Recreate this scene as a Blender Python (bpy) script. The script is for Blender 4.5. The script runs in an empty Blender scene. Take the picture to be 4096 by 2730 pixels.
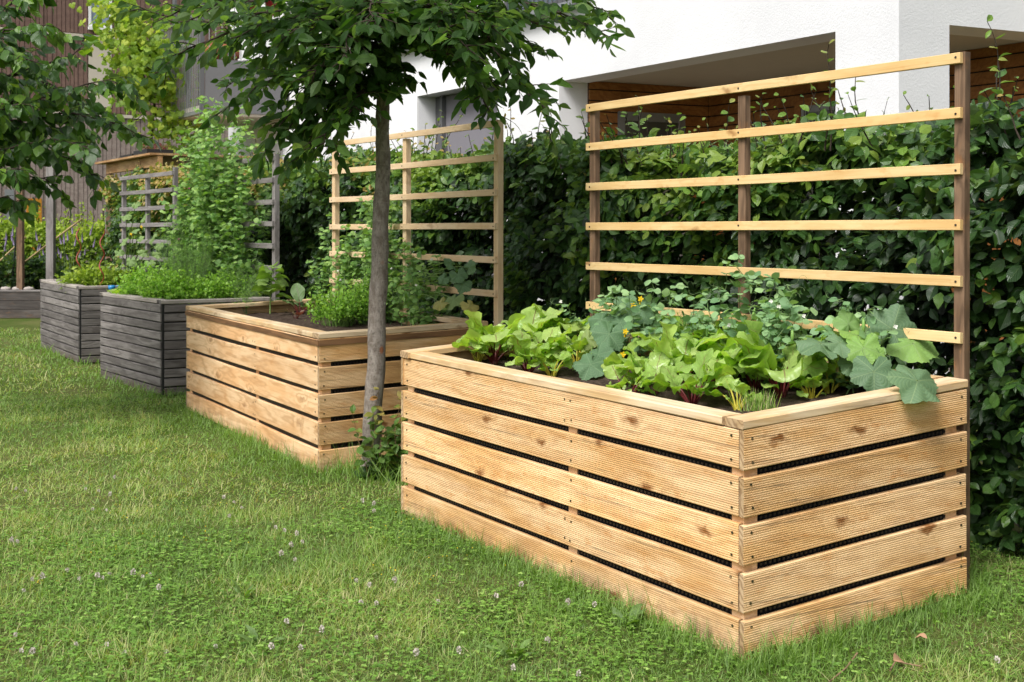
import bpy, math, random
import numpy as np
from mathutils import Vector, Matrix
random.seed(7); RNG = np.random.default_rng(11)
R = math.radians
scene = bpy.context.scene
col = scene.collection
# ------------------------------------------------------------------ camera model (metres)
F, CU, CV, HC = 4700.0, 2048.0, 915.0, 1.555
K = 1.7408
def W(x, y, d):                       # a sight line of the survey sheet at a depth -> world point
    return np.array([(x*K-CU)*d/F, d, HC-(y*K-CV)*d/F])
def G(x, y, z=0.0):                   # same, cut with a horizontal plane
    return W(x, y, (HC-z)*F/(y*K-CV))
def A(*v): return np.array(v, float)
def unit(v): v = np.asarray(v, float); return v/np.linalg.norm(v)
def units(v): return v/np.maximum(np.linalg.norm(v, axis=1, keepdims=True), 1e-9)
def gz(x, y):                         # gentle unevenness of the lawn
    x = np.asarray(x, float); y = np.asarray(y, float)
    z = -.045*np.exp(-((x-.75)**2+(y-4.1)**2)/.9)+.035*np.exp(-((x-2.0)**2+(y-5.0)**2)/.7)
    return z+.012*np.sin(x*1.7+y*.9)*np.sin(y*1.3-x*.6)*np.clip((y-3)/4, 0, 1)*np.clip((9-np.abs(x+2))/3,0,1)
# ------------------------------------------------------------------ materials
def newmat(name):
    m = bpy.data.materials.new(name); m.use_nodes = True
    nt = m.node_tree; nt.nodes.clear()
    out = nt.nodes.new('ShaderNodeOutputMaterial')
    return m, nt, out
class NT:
    def __init__(s, nt): s.nt = nt
    def n(s, typ, **kw):
        nd = s.nt.nodes.new('ShaderNode'+typ)
        for k, v in kw.items():
            if k[0] == '_': setattr(nd, k[1:], v)
            else:
                key = int(k[1:]) if k[0] == 'i' and k[1:].isdigit() else k
                sock = nd.inputs[key]
                if isinstance(v, bpy.types.NodeSocket): s.nt.links.new(v, sock)
                else: sock.default_value = v
        return nd
    def math(s, op, a, b=0.0, c=0.0, clamp=False):
        nd = s.n('Math', _operation=op, _use_clamp=clamp)
        for i, v in enumerate((a, b, c)):
            if isinstance(v, bpy.types.NodeSocket): s.nt.links.new(v, nd.inputs[i])
            else: nd.inputs[i].default_value = v
        return nd.outputs[0]
    def mix(s, fac, a, b, blend='MIX'):
        nd = s.nt.nodes.new('ShaderNodeMix'); nd.data_type = 'RGBA'; nd.blend_type = blend
        for idx, v in ((0, fac), (6, a), (7, b)):
            if isinstance(v, bpy.types.NodeSocket): s.nt.links.new(v, nd.inputs[idx])
            elif idx == 0: nd.inputs[0].default_value = v
            else: nd.inputs[idx].default_value = (*v, 1) if len(v) == 3 else v
        return nd.outputs[2]
    def ramp(s, fac, stops, interp='LINEAR'):
        nd = s.nt.nodes.new('ShaderNodeValToRGB'); s.nt.links.new(fac, nd.inputs[0])
        cr = nd.color_ramp; cr.interpolation = interp
        while len(cr.elements) < len(stops): cr.elements.new(.5)
        for e, (p, c) in zip(cr.elements, stops):
            e.position = p; e.color = (*c, 1) if not isinstance(c, float) else (c, c, c, 1)
        return nd.outputs[0]
    def smooth(s, v, a, b):
        nd = s.n('MapRange', _interpolation_type='SMOOTHSTEP', Value=v)
        nd.inputs['From Min'].default_value = a; nd.inputs['From Max'].default_value = b
        return nd.outputs[0]
    def noise(s, vec, scale, detail=3.0, rough=.55, dist=0.0):
        return s.n('TexNoise', Vector=vec, Scale=scale, Detail=detail, Roughness=rough, Distortion=dist).outputs['Fac']
    def scaled(s, vec, sc, loc=(0,0,0)):
        nd = s.n('Mapping', Vector=vec); nd.inputs['Scale'].default_value = sc; nd.inputs['Location'].default_value = loc
        return nd.outputs[0]
def principled(h, out, color, rough=.6, spec=.3, normal=None, **kw):
    p = h.n('BsdfPrincipled', Roughness=rough)
    if isinstance(color, bpy.types.NodeSocket): h.nt.links.new(color, p.inputs['Base Color'])
    else: p.inputs['Base Color'].default_value = (*color, 1)
    if 'Specular IOR Level' in p.inputs: p.inputs['Specular IOR Level'].default_value = spec
    if normal is not None: h.nt.links.new(normal, p.inputs['Normal'])
    for k, v in kw.items(): p.inputs[k].default_value = v
    h.nt.links.new(p.outputs[0], out.inputs[0])
    return p
def bump(h, height, strength=.3, dist=.01):
    return h.n('Bump', Height=height, Strength=strength, Distance=dist).outputs[0]
def objvec(h, spread=37.0):           # object coordinates, shifted for each object
    tc = h.n('TexCoord').outputs['Object']; rnd = h.n('ObjectInfo').outputs['Random']
    off = h.n('CombineXYZ', X=h.math('MULTIPLY', rnd, spread), Y=h.math('MULTIPLY', rnd, spread*1.7), Z=h.math('MULTIPLY', rnd, spread*.63)).outputs[0]
    return h.n('VectorMath', _operation='ADD', i0=tc, i1=off).outputs[0], tc, rnd
def wood(name, light, mid, dark, ring=26.0, ringamt=.5, knot=.8, stain=.35, rough=.62, vary=.18, knotcol=(.24,.10,.03)):
    m, nt, out = newmat(name); h = NT(nt)
    v, tc, rnd = objvec(h)
    warp = h.noise(h.scaled(v, (.9, 6, 6)), 1.6, 3)
    sep = h.n('SeparateXYZ', Vector=v)
    zz = h.math('ADD', h.math('MULTIPLY', sep.outputs[2], 1.0), h.math('MULTIPLY', sep.outputs[1], .8))
    sp0 = h.n('SeparateXYZ', Vector=v); kv = h.n('TexVoronoi', _voronoi_dimensions='2D', Vector=h.n('CombineXYZ', X=h.math('ADD', h.math('MULTIPLY', sp0.outputs[0], 2.6), h.math('MULTIPLY', h.noise(v, 9.0, 3), .35)), Y=h.math('ADD', h.math('MULTIPLY', sp0.outputs[2], 6.5), h.math('MULTIPLY', h.noise(v, 17.0, 3), .5))).outputs[0], Scale=1.0, Randomness=1.0)
    kd = kv.outputs['Distance']; gate = h.math('GREATER_THAN', h.n('SeparateColor', Color=kv.outputs['Color']).outputs[0], .70)
    kn = h.math('MULTIPLY', h.math('SUBTRACT', 1.0, h.smooth(kd, .0, .42)), gate)
    ringarg = h.math('ADD', h.math('MULTIPLY', zz, ring), h.math('ADD', h.math('MULTIPLY', warp, 9.0), h.math('MULTIPLY', kn, 2.6)))
    rings = h.math('MULTIPLY_ADD', h.math('SINE', h.math('MULTIPLY', ringarg, 3.0)), .5, .5)
    rings = h.math('POWER', rings, 2.2)
    fine = h.noise(h.scaled(v, (1.6, 90, 90)), 1.5, 4, .65)
    broad = h.noise(h.scaled(v, (1.3, 5, 5)), 1.4, 4, .6)
    c = h.mix(h.smooth(broad, .36, .64), light, mid)
    c = h.mix(h.math('MULTIPLY', rings, ringamt), c, dark)
    c = h.mix(h.math('MULTIPLY', h.smooth(fine, .48, .75), .45), c, dark)
    blot = h.noise(h.scaled(v, (7, 5, 16)), 1.5, 3, .6)
    c = h.mix(h.math('MULTIPLY', h.smooth(blot, .56, .76), .55*knot), c, (knotcol[0]*2.1, knotcol[1]*2.2, knotcol[2]*1.8))
    core = h.math('MULTIPLY', h.math('SUBTRACT', 1.0, h.smooth(kd, .02, .17)), gate)
    c = h.mix(h.math('MULTIPLY', core, knot), c, knotcol)
    st = h.noise(h.scaled(v, (.9, 14, 48)), 1.7, 3, .6)
    c = h.mix(h.math('MULTIPLY', h.smooth(st, .59, .74), stain), c, (.07, .05, .035))
    br = h.math('MULTIPLY_ADD', h.n('TexWhiteNoise', _noise_dimensions='1D', W=rnd).outputs['Value'], vary, 1-vary/2)
    c = h.mix(1.0, c, h.n('CombineColor', Red=br, Green=br, Blue=br).outputs[0], 'MULTIPLY')
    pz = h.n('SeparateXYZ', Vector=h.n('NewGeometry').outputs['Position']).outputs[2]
    dirt_shade = h.math('MULTIPLY', h.math('SUBTRACT', 1.0, h.smooth(pz, .0, .15)), h.smooth(h.noise(h.scaled(v, (4, 4, 4)), 2.0, 4, .65), .35, .65))  # dirt stain near the ground, doubling as painted contact shadow
    c = h.mix(h.math('MULTIPLY', dirt_shade, .6), c, (.11, .075, .045))
    nrm = bump(h, h.math('ADD', fine, h.math('MULTIPLY', rings, .3)), .25, .002)
    principled(h, out, c, rough, .25, nrm)
    return m
def leafmat(name, stops, rough=.42, spec=.35, trans=.3, vein=None, veincol=(.3,.4,.12), veinamt=.5, rib=None, ribw=.05, back=1.25, k=10.0):
    m, nt, out = newmat(name); h = NT(nt)
    t = h.n('Attribute', _attribute_name='tint').outputs['Fac']
    c = h.ramp(t, stops)
    geo = h.n('NewGeometry')
    nz = h.noise(geo.outputs['Position'], 45.0, 2)
    c = h.mix(h.math('MULTIPLY', nz, .35), c, h.mix(.6, c, (.02,.03,.008)))
    uv = h.n('SeparateXYZ', Vector=h.n('UVMap', _uv_map='UVMap').outputs[0])
    nrm = None
    if vein:
        x = h.math('MULTIPLY_ADD', uv.outputs[0], 2.0, -1.0)
        ax = h.math('ABSOLUTE', x)
        if vein == 'pinnate':
            y = uv.outputs[1]
            arg = h.math('SUBTRACT', h.math('MULTIPLY', y, k), h.math('MULTIPLY', ax, k*.33))
            saw = h.math('ABSOLUTE', h.math('SUBTRACT', h.math('FRACT', arg), .5))
            vv = h.math('SUBTRACT', 1.0, h.smooth(saw, .02, .12))
            quilt = saw
            mid = h.math('SUBTRACT', 1.0, h.smooth(ax, ribw*.5, ribw*1.2))
        else:
            y = h.math('MULTIPLY_ADD', uv.outputs[1], 2.0, -1.0)
            th = h.math('ARCTAN2', x, y)
            rr = h.math('SQRT', h.math('ADD', h.math('MULTIPLY', x, x), h.math('MULTIPLY', y, y)))
            sw = h.math('ABSOLUTE', h.math('SINE', h.math('MULTIPLY', th, 2.57)))
            q = h.math('MULTIPLY', sw, rr)
            mid = h.math('SUBTRACT', 1.0, h.smooth(q, .015, .05))
            sec = h.math('ABSOLUTE', h.math('SUBTRACT', h.math('FRACT', h.math('SUBTRACT', h.math('MULTIPLY', rr, 7.0), h.math('MULTIPLY', sw, 2.0))), .5))
            vv = h.math('SUBTRACT', 1.0, h.smooth(sec, .02, .1)); quilt = sec
        c = h.mix(h.math('MULTIPLY', vv, veinamt*.55), c, veincol)
        c = h.mix(h.math('MULTIPLY', mid, veinamt if rib is None else .95), c, veincol if rib is None else rib)
        nrm = bump(h, quilt, .5, .004)
    c = h.mix(geo.outputs['Backfacing'], c, h.mix(.3, c, (.22, .30, .14)))
    p = h.n('BsdfPrincipled', Roughness=rough)
    nt.links.new(c, p.inputs['Base Color']); p.inputs['Specular IOR Level'].default_value = spec
    tr = h.n('BsdfTranslucent')
    nt.links.new(h.mix(1.0, c, (1.5*back, 1.65*back, .55*back), 'MULTIPLY'), tr.inputs[0])
    if nrm is not None: nt.links.new(nrm, p.inputs['Normal'])
    mx = h.n('MixShader', Fac=trans)
    nt.links.new(p.outputs[0], mx.inputs[1]); nt.links.new(tr.outputs[0], mx.inputs[2])
    nt.links.new(mx.outputs[0], out.inputs[0])
    return m
def plain(name, c, rough=.6, spec=.3, nscale=20., namt=.25, bumpd=0.0, metallic=0.0, coords='Object'):
    m, nt, out = newmat(name); h = NT(nt)
    v = h.n('TexCoord').outputs[coords]
    nz = h.noise(v, nscale, 4, .6)
    cc = h.mix(h.math('MULTIPLY', nz, namt*2), c, tuple(x*.45 for x in c))
    principled(h, out, cc, rough, spec, bump(h, nz, .5, bumpd) if bumpd else None, Metallic=metallic)
    return m
M = {}
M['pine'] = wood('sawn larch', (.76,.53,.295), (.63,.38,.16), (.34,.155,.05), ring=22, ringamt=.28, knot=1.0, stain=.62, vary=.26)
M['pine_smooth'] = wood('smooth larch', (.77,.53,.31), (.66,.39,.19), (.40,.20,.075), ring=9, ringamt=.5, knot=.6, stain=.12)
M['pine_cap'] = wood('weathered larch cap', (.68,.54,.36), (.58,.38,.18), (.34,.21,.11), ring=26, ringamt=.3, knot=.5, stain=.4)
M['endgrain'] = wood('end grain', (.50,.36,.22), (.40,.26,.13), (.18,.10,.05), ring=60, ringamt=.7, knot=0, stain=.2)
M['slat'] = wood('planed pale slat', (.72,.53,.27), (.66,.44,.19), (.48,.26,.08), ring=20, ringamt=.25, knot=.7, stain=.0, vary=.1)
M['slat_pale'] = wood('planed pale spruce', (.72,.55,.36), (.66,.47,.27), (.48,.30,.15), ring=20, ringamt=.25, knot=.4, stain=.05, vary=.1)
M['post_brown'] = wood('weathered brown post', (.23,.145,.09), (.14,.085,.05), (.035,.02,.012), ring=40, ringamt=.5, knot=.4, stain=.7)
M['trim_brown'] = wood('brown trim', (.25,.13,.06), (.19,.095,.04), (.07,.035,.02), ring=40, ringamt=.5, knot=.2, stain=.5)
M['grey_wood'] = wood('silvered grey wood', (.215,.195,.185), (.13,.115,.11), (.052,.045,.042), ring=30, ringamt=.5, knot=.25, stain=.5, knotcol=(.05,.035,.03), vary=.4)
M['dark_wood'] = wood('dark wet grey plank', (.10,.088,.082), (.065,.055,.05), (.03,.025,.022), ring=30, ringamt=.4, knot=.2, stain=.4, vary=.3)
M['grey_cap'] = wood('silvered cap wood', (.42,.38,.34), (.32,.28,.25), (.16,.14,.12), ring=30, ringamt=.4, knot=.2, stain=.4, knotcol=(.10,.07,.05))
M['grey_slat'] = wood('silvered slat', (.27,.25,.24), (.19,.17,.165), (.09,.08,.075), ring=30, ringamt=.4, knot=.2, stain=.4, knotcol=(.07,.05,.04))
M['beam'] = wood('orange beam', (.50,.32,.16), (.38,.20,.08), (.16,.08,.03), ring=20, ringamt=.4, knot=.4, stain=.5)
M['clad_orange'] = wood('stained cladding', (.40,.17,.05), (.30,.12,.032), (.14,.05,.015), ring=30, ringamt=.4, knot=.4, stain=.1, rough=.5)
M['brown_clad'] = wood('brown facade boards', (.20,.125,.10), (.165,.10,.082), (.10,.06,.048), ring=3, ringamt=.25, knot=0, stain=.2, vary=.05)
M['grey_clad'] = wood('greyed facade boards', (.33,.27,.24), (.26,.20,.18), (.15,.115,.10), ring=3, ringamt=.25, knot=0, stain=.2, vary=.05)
M['liner'] = plain('black dimpled liner', (.012,.012,.014), .35, .5, 60, .2)
M['screw'] = plain('dull screw steel', (.14,.13,.08), .38, .5, 300, .3, metallic=.8)
M['dark_screw'] = plain('dark screw', (.05,.035,.025), .5, .4, 300, .2)
M['black'] = plain('black plastic', (.012,.012,.013), .45, .4)
M['terracotta'] = plain('terracotta', (.42,.15,.085), .8, .2, 30, .2)
M['red_pot'] = plain('red plastic', (.32,.02,.03), .5, .4)
M['rust'] = plain('rusty spiral rod', (.33,.06,.035), .5, .4, 80, .3)
M['blue'] = plain('blue plastic', (.02,.22,.5), .4, .5)
M['cane'] = plain('bamboo cane', (.42,.31,.15), .55, .3, 40, .3)
M['cane_dark'] = plain('dark green stake', (.012,.02,.016), .5, .3)
M['stone'] = plain('pale stone', (.45,.40,.36), .85, .2, 25, .4, .01)
M['metal'] = plain('galvanised metal', (.33,.34,.35), .42, .5, 12, .15, metallic=.6)
M['metal_dark'] = plain('dark grey frame', (.10,.10,.105), .45, .4, 12, .15)
M['panel_grey'] = plain('grey fibre cement', (.15,.15,.155), .8, .2, 6, .12)
M['shutter'] = plain('grey roller blind', (.20,.19,.21), .75, .2, 8, .1)
M['cream'] = plain('cream panel', (.55,.49,.41), .8, .2, 5, .1)
M['whiteframe'] = plain('white frame paint', (.78,.78,.78), .45, .4, 8, .05)
M['soffit'] = plain('beige soffit', (.50,.45,.37), .9, .1, 9, .12, .003)
M['orange'] = plain('orange door paint', (.50,.22,.02), .5, .3, 6, .15)
M['dryleaf'] = plain('dry leaf', (.45,.27,.16), .7, .2, 60, .4)
M['twig'] = plain('dry twig', (.30,.20,.12), .8, .1, 60, .4)
M['stem_green'] = plain('green stem', (.16,.26,.055), .5, .3, 40, .3)
M['stem_pea'] = plain('pale green stem', (.20,.30,.12), .5, .3, 40, .3)
M['stalk_red'] = plain('dark red stalk', (.12,.014,.016), .4, .4, 50, .35)
M['stalk_yellow'] = plain('yellow stalk', (.48,.42,.04), .45, .4, 50, .3)
M['yellow'] = plain('yellow petal', (.75,.50,.012), .6, .2, 60, .2)
M['white_petal'] = plain('white petal', (.75,.74,.66), .7, .2, 90, .15)
M['clover_head'] = plain('clover petal', (.72,.66,.58), .8, .1, 200, .45)
M['pink_petal'] = plain('pink petal', (.55,.09,.30), .6, .2, 60, .2)
M['lavender'] = plain('lavender floret', (.26,.21,.33), .8, .1, 60, .3)
M['pod'] = plain('pea pod', (.20,.36,.08), .42, .4, 30, .2)
def glassy(name, c, rough=.08):
    m, nt, out = newmat(name); h = NT(nt)
    nz = h.noise(h.n('TexCoord').outputs['Object'], 1.2, 3)
    principled(h, out, h.mix(nz, c, tuple(x*.6 for x in c)), rough, .7)
    return m
M['glass'] = glassy('window glass', (.10,.13,.16))
M['glass_blue'] = glassy('sky lit window glass', (.26,.32,.44))
M['glass_olive'] = glassy('dim porch glass', (.085,.085,.065), .25)
# render plaster
m, nt, out = newmat('white render plaster'); h = NT(nt); v = h.n('TexCoord').outputs['Object']
n1 = h.noise(v, 55, 5, .7); n2 = h.noise(v, 1.1, 4, .6)
principled(h, out, h.mix(h.smooth(n2, .35, .75), (.70,.70,.71), (.635,.635,.65)), .9, .15, bump(h, n1, .5, .008)); M['plaster'] = m
# bark
def barkmat(name, c1, c2, lichen=True):
    m, nt, out = newmat(name); h = NT(nt); v = h.n('TexCoord').outputs['Object']
    n1 = h.noise(h.scaled(v, (10, 10, 6)), 2.4, 6, .7); n2 = h.noise(h.scaled(v, (60, 60, 24)), 1.5, 4, .7); n4 = h.noise(h.scaled(v, (10, 10, 90)), 1.2, 3, .6)
    c = h.mix(h.smooth(n1, .34, .66), c1, c2)
    c = h.mix(h.math('MULTIPLY', h.smooth(n2, .5, .75), .75), c, tuple(x*.22 for x in c2))
    c = h.mix(h.math('MULTIPLY', h.smooth(n4, .58, .7), .35), c, tuple(x*1.5 for x in c1))
    if lichen:
        vo = h.n('TexVoronoi', Vector=v, Scale=15.0); g = h.math('GREATER_THAN', h.n('SeparateColor', Color=vo.outputs['Color']).outputs[1], .72)
        c = h.mix(h.math('MULTIPLY', h.math('SUBTRACT', 1.0, h.smooth(vo.outputs['Distance'], .10, .17)), h.math('MULTIPLY', g, .85)), c, (.48,.50,.46))
        vo2 = h.n('TexVoronoi', Vector=h.scaled(v, (1,1,.6), (3,1,2)), Scale=13.0); g2 = h.math('GREATER_THAN', h.n('SeparateColor', Color=vo2.outputs['Color']).outputs[0], .86)
        c = h.mix(h.math('MULTIPLY', h.math('SUBTRACT', 1.0, h.smooth(vo2.outputs['Distance'], .12, .24)), h.math('MULTIPLY', g2, .8)), c, (.26,.085,.03))
    principled(h, out, c, .85, .15, bump(h, h.math('ADD', n1, h.math('MULTIPLY', n2, .6)), .9, .008))
    return m
M['bark'] = barkmat('grey hornbeam bark', (.29,.255,.225), (.15,.122,.10))
M['bark_dark'] = barkmat('dark twig bark', (.06,.045,.035), (.035,.026,.02), False)
# lawn soil and bed soil
m, nt, out = newmat('lawn ground'); h = NT(nt); v = h.n('NewGeometry').outputs['Position']
a = h.noise(v, .9, 4); b = h.noise(v, 22, 5, .7); c3 = h.noise(v, 140, 2, .7)
c = h.mix(h.smooth(a, .35, .65), (.07,.11,.02), (.13,.145,.045)); c = h.mix(h.smooth(b, .5, .72), c, (.17,.13,.07)); c = h.mix(h.math('MULTIPLY', c3, .5), c, (.02,.03,.008))
principled(h, out, c, .95, .05, bump(h, b, .8, .03)); M['ground'] = m
m, nt, out = newmat('dark garden soil'); h = NT(nt); v = h.n('TexCoord').outputs['Object']
a = h.noise(v, 30, 6, .75); b = h.noise(v, 160, 3, .7)
c = h.mix(h.smooth(a, .3, .7), (.05,.034,.025), (.125,.09,.068)); c = h.mix(h.smooth(b, .62, .74), c, (.26,.21,.16))
principled(h, out, c, .95, .1, bump(h, h.math('ADD', a, b), 1.0, .02)); M['soil'] = m
# leaves
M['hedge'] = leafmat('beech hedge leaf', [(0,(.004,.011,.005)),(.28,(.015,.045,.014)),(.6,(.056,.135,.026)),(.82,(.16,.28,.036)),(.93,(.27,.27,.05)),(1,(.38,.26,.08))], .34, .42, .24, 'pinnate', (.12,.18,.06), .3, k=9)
M['hornbeam'] = leafmat('hornbeam leaf', [(0,(.014,.040,.009)),(.5,(.034,.088,.014)),(.85,(.085,.175,.022)),(1,(.17,.26,.03))], .52, .24, .42, 'pinnate', (.012,.03,.01), .5, k=13)
M['cherry'] = leafmat('cherry leaf', [(0,(.010,.030,.007)),(.5,(.030,.080,.014)),(.72,(.085,.185,.025)),(.9,(.19,.32,.04)),(1,(.26,.40,.05))], .34, .38, .36, 'pinnate', (.06,.11,.04), .25, k=9)
M['vine'] = leafmat('vine leaf', [(0,(.09,.16,.02)),(.5,(.20,.31,.035)),(1,(.42,.46,.06))], .5, .3, .4)
M['shrub'] = leafmat('bright shrub leaf', [(0,(.08,.13,.012)),(.5,(.20,.30,.025)),(1,(.40,.48,.06))], .5, .3, .35)
M['chard'] = leafmat('chard leaf red rib', [(0,(.14,.29,.028)),(.5,(.30,.48,.065)),(1,(.50,.64,.18))], .33, .42, .32, 'pinnate', (.38,.46,.14), .55, rib=(.20,.10,.035), ribw=.045, k=7)
M['chard_y'] = leafmat('chard leaf yellow rib', [(0,(.14,.28,.025)),(.5,(.29,.46,.055)),(1,(.46,.60,.13))], .33, .42, .32, 'pinnate', (.40,.47,.12), .55, rib=(.42,.42,.06), ribw=.05, k=7)
M['courgette'] = leafmat('courgette leaf', [(0,(.10,.18,.095)),(.4,(.16,.26,.13)),(.7,(.22,.38,.09)),(1,(.28,.44,.07))], .55, .3, .25, 'palmate', (.24,.33,.16), .6)
M['cucumber'] = leafmat('cucumber leaf', [(0,(.08,.16,.08)),(.6,(.14,.24,.12)),(.85,(.24,.31,.10)),(1,(.44,.37,.12))], .6, .25, .25, 'palmate', (.22,.32,.17), .5)
M['pumpkin'] = leafmat('pumpkin leaf', [(0,(.12,.22,.07)),(1,(.27,.38,.14))], .55, .25, .3, 'palmate', (.3,.4,.2), .5)
M['pea'] = leafmat('pea leaf', [(0,(.08,.17,.08)),(.5,(.17,.31,.14)),(1,(.34,.50,.23))], .5, .3, .28)
M['pea_bright'] = leafmat('bright pea leaf', [(0,(.08,.18,.045)),(.5,(.17,.32,.08)),(1,(.34,.50,.15))], .5, .3, .3)
M['herb'] = leafmat('parsley leaf', [(0,(.10,.22,.028)),(.5,(.22,.42,.05)),(1,(.38,.58,.10))], .45, .35, .4)
M['dill'] = leafmat('dill frond', [(0,(.12,.27,.05)),(1,(.34,.54,.15))], .5, .3, .3)
M['pepper'] = leafmat('pepper leaf', [(0,(.08,.17,.03)),(1,(.22,.35,.06))], .35, .4, .3, 'pinnate', (.26,.36,.12), .4, k=6)
M['aubergine'] = leafmat('aubergine leaf', [(0,(.05,.12,.03)),(.8,(.10,.19,.05)),(1,(.22,.31,.06))], .5, .3, .25, 'pinnate', (.13,.05,.10), .4, rib=(.12,.05,.09), ribw=.04, k=6)
M['beet'] = leafmat('red seedling leaf', [(0,(.10,.03,.03)),(1,(.22,.05,.07))], .4, .4, .3)
M['sucker'] = leafmat('young shoot leaf', [(0,(.03,.075,.015)),(.55,(.10,.19,.03)),(.8,(.26,.24,.05)),(1,(.33,.15,.06))], .45, .35, .3, 'pinnate', (.16,.2,.06), .3, k=9)
M['weed'] = leafmat('lawn weed leaf', [(0,(.06,.13,.02)),(1,(.16,.28,.05))], .45, .3, .3, 'pinnate', (.2,.3,.1), .3, k=7)
M['clover'] = leafmat('clover leaflet', [(0,(.09,.20,.03)),(.6,(.20,.36,.06)),(1,(.38,.54,.15))], .55, .25, .28)
M['grass'] = leafmat('grass blade', [(0,(.085,.18,.022)),(.45,(.175,.315,.04)),(.75,(.31,.43,.075)),(.88,(.50,.46,.18)),(1,(.64,.55,.32))], .5, .3, .28)
# ------------------------------------------------------------------ mesh building
class MB:
    def __init__(s): s.v=[]; s.f=[]; s.uv=[]; s.t=[]; s.m=[]; s.n=0
    def add(s, v, faces, uv=None, tint=None, mat=0):
        v = np.asarray(v, float).reshape(-1, 3)
        s.v.append(v)
        for fa in (faces if isinstance(faces, list) else [faces]):
            fa = np.atleast_2d(np.asarray(fa, dtype=np.int64))
            s.f.append(fa+s.n); s.m.append(np.full(len(fa), mat))
        s.uv.append(np.zeros((len(v), 2)) if uv is None else np.asarray(uv, float))
        t = np.zeros(len(v)) if tint is None else np.broadcast_to(np.asarray(tint, float), (len(v),)).copy()
        s.t.append(t); s.n += len(v)
        return s
    def box(s, lo, hi, mat=0):
        x0,y0,z0 = lo; x1,y1,z1 = hi
        v = [(x0,y0,z0),(x1,y0,z0),(x1,y1,z0),(x0,y1,z0),(x0,y0,z1),(x1,y0,z1),(x1,y1,z1),(x0,y1,z1)]
        return s.add(v, [(0,3,2,1),(4,5,6,7),(0,1,5,4),(1,2,6,5),(2,3,7,6),(3,0,4,7)], mat=mat)
    def tube(s, pts, rad, sides=6, mat=0, tint=0.0, cap=True):
        pts = np.asarray(pts, float); n = len(pts)
        rad = np.broadcast_to(np.asarray(rad, float), (n,))
        tg = units(np.gradient(pts, axis=0))
        up = np.where(np.abs(tg[:, 2:3]) > .92, A(1,0,0)[None], A(0,0,1)[None])
        a = units(np.cross(tg, up)); b = np.cross(a, tg)
        an = np.arange(sides)*2*math.pi/sides
        v = pts[:, None]+rad[:, None, None]*(np.cos(an)[None, :, None]*a[:, None]+np.sin(an)[None, :, None]*b[:, None])
        i = np.arange(n-1)[:, None]*sides; j = np.arange(sides)[None]; k = (j+1) % sides
        fa = np.stack([i+j, i+k, i+sides+k, i+sides+j], -1).reshape(-1, 4)
        fs = [fa]
        if cap: fs += [np.arange(sides)[None], (np.arange(sides)[::-1]+(n-1)*sides)[None]]
        return s.add(v.reshape(-1, 3), fs, tint=tint, mat=mat)
    def inst(s, tp, pos, along, nor, size, tint, mat=0):
        tv, tf, tuv = tp
        pos = np.atleast_2d(pos); m = len(pos)
        if m == 0: return s
        a = units(np.atleast_2d(along)); n = np.atleast_2d(nor); x = units(np.cross(a, n)); n = np.cross(x, a)
        sz = np.asarray(size, float)
        if sz.ndim < 2: sz = np.repeat(np.broadcast_to(sz, (m,))[:, None], 3, 1)
        v = pos[:, None]+tv[None, :, 0:1]*sz[:, None, 0:1]*x[:, None]+tv[None, :, 1:2]*sz[:, None, 1:2]*a[:, None]+tv[None, :, 2:3]*sz[:, None, 2:3]*n[:, None]
        k = len(tv)
        fs = [(f[None]+(np.arange(m)*k)[:, None, None]).reshape(-1, f.shape[1]) for f in tf]
        return s.add(v.reshape(-1, 3), fs, np.tile(tuv, (m, 1)), np.repeat(np.broadcast_to(tint, (m,)), k), mat)
    def build(s, name, mats, parent=None, smooth=False, off=None, kind=None, label=None):
        me = bpy.data.meshes.new(name)
        v = np.concatenate(s.v); 
        if off is not None: v = v-np.asarray(off, float)
        me.vertices.add(len(v)); me.vertices.foreach_set('co', v.astype(np.float32).ravel())
        vi = np.concatenate([f.ravel() for f in s.f])
        tot = np.concatenate([np.full(len(f), f.shape[1]) for f in s.f])
        st = np.concatenate([[0], np.cumsum(tot)[:-1]])
        me.loops.add(len(vi)); me.loops.foreach_set('vertex_index', vi.astype(np.int32))
        me.polygons.add(len(tot)); me.polygons.foreach_set('loop_start', st.astype(np.int32))
        mats = mats if isinstance(mats, (list, tuple)) else [mats]
        for mm in mats: me.materials.append(M[mm] if isinstance(mm, str) else mm)
        if len(mats) > 1: me.polygons.foreach_set('material_index', np.concatenate(s.m).astype(np.int32))
        me.polygons.foreach_set('use_smooth', np.full(len(tot), bool(smooth)))
        uvl = me.uv_layers.new(name='UVMap'); uvl.data.foreach_set('uv', np.concatenate(s.uv)[vi].astype(np.float32).ravel())
        at = me.attributes.new('tint', 'FLOAT', 'POINT'); at.data.foreach_set('value', np.concatenate(s.t).astype(np.float32))
        me.update(calc_edges=True)
        o = bpy.data.objects.new(name, me); col.objects.link(o)
        if parent is not None: o.parent = parent
        if kind: o['kind'] = kind
        if label: o['label'] = label
        return o
def thing(name, label, cat, loc=(0,0,0), group=None, rotz=0.0):
    o = bpy.data.objects.new(name, None); col.objects.link(o); o.empty_display_size = .1
    o.location = tuple(float(q) for q in loc); o.rotation_euler = (0, 0, rotz)
    o['label'] = label; o['category'] = cat
    if group: o['group'] = group
    return o
def tag(o, label, cat, group=None):
    o['label'] = label; o['category'] = cat
    if group: o['group'] = group
    return o
def structure(o): o['kind'] = 'structure'; return o
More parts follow.
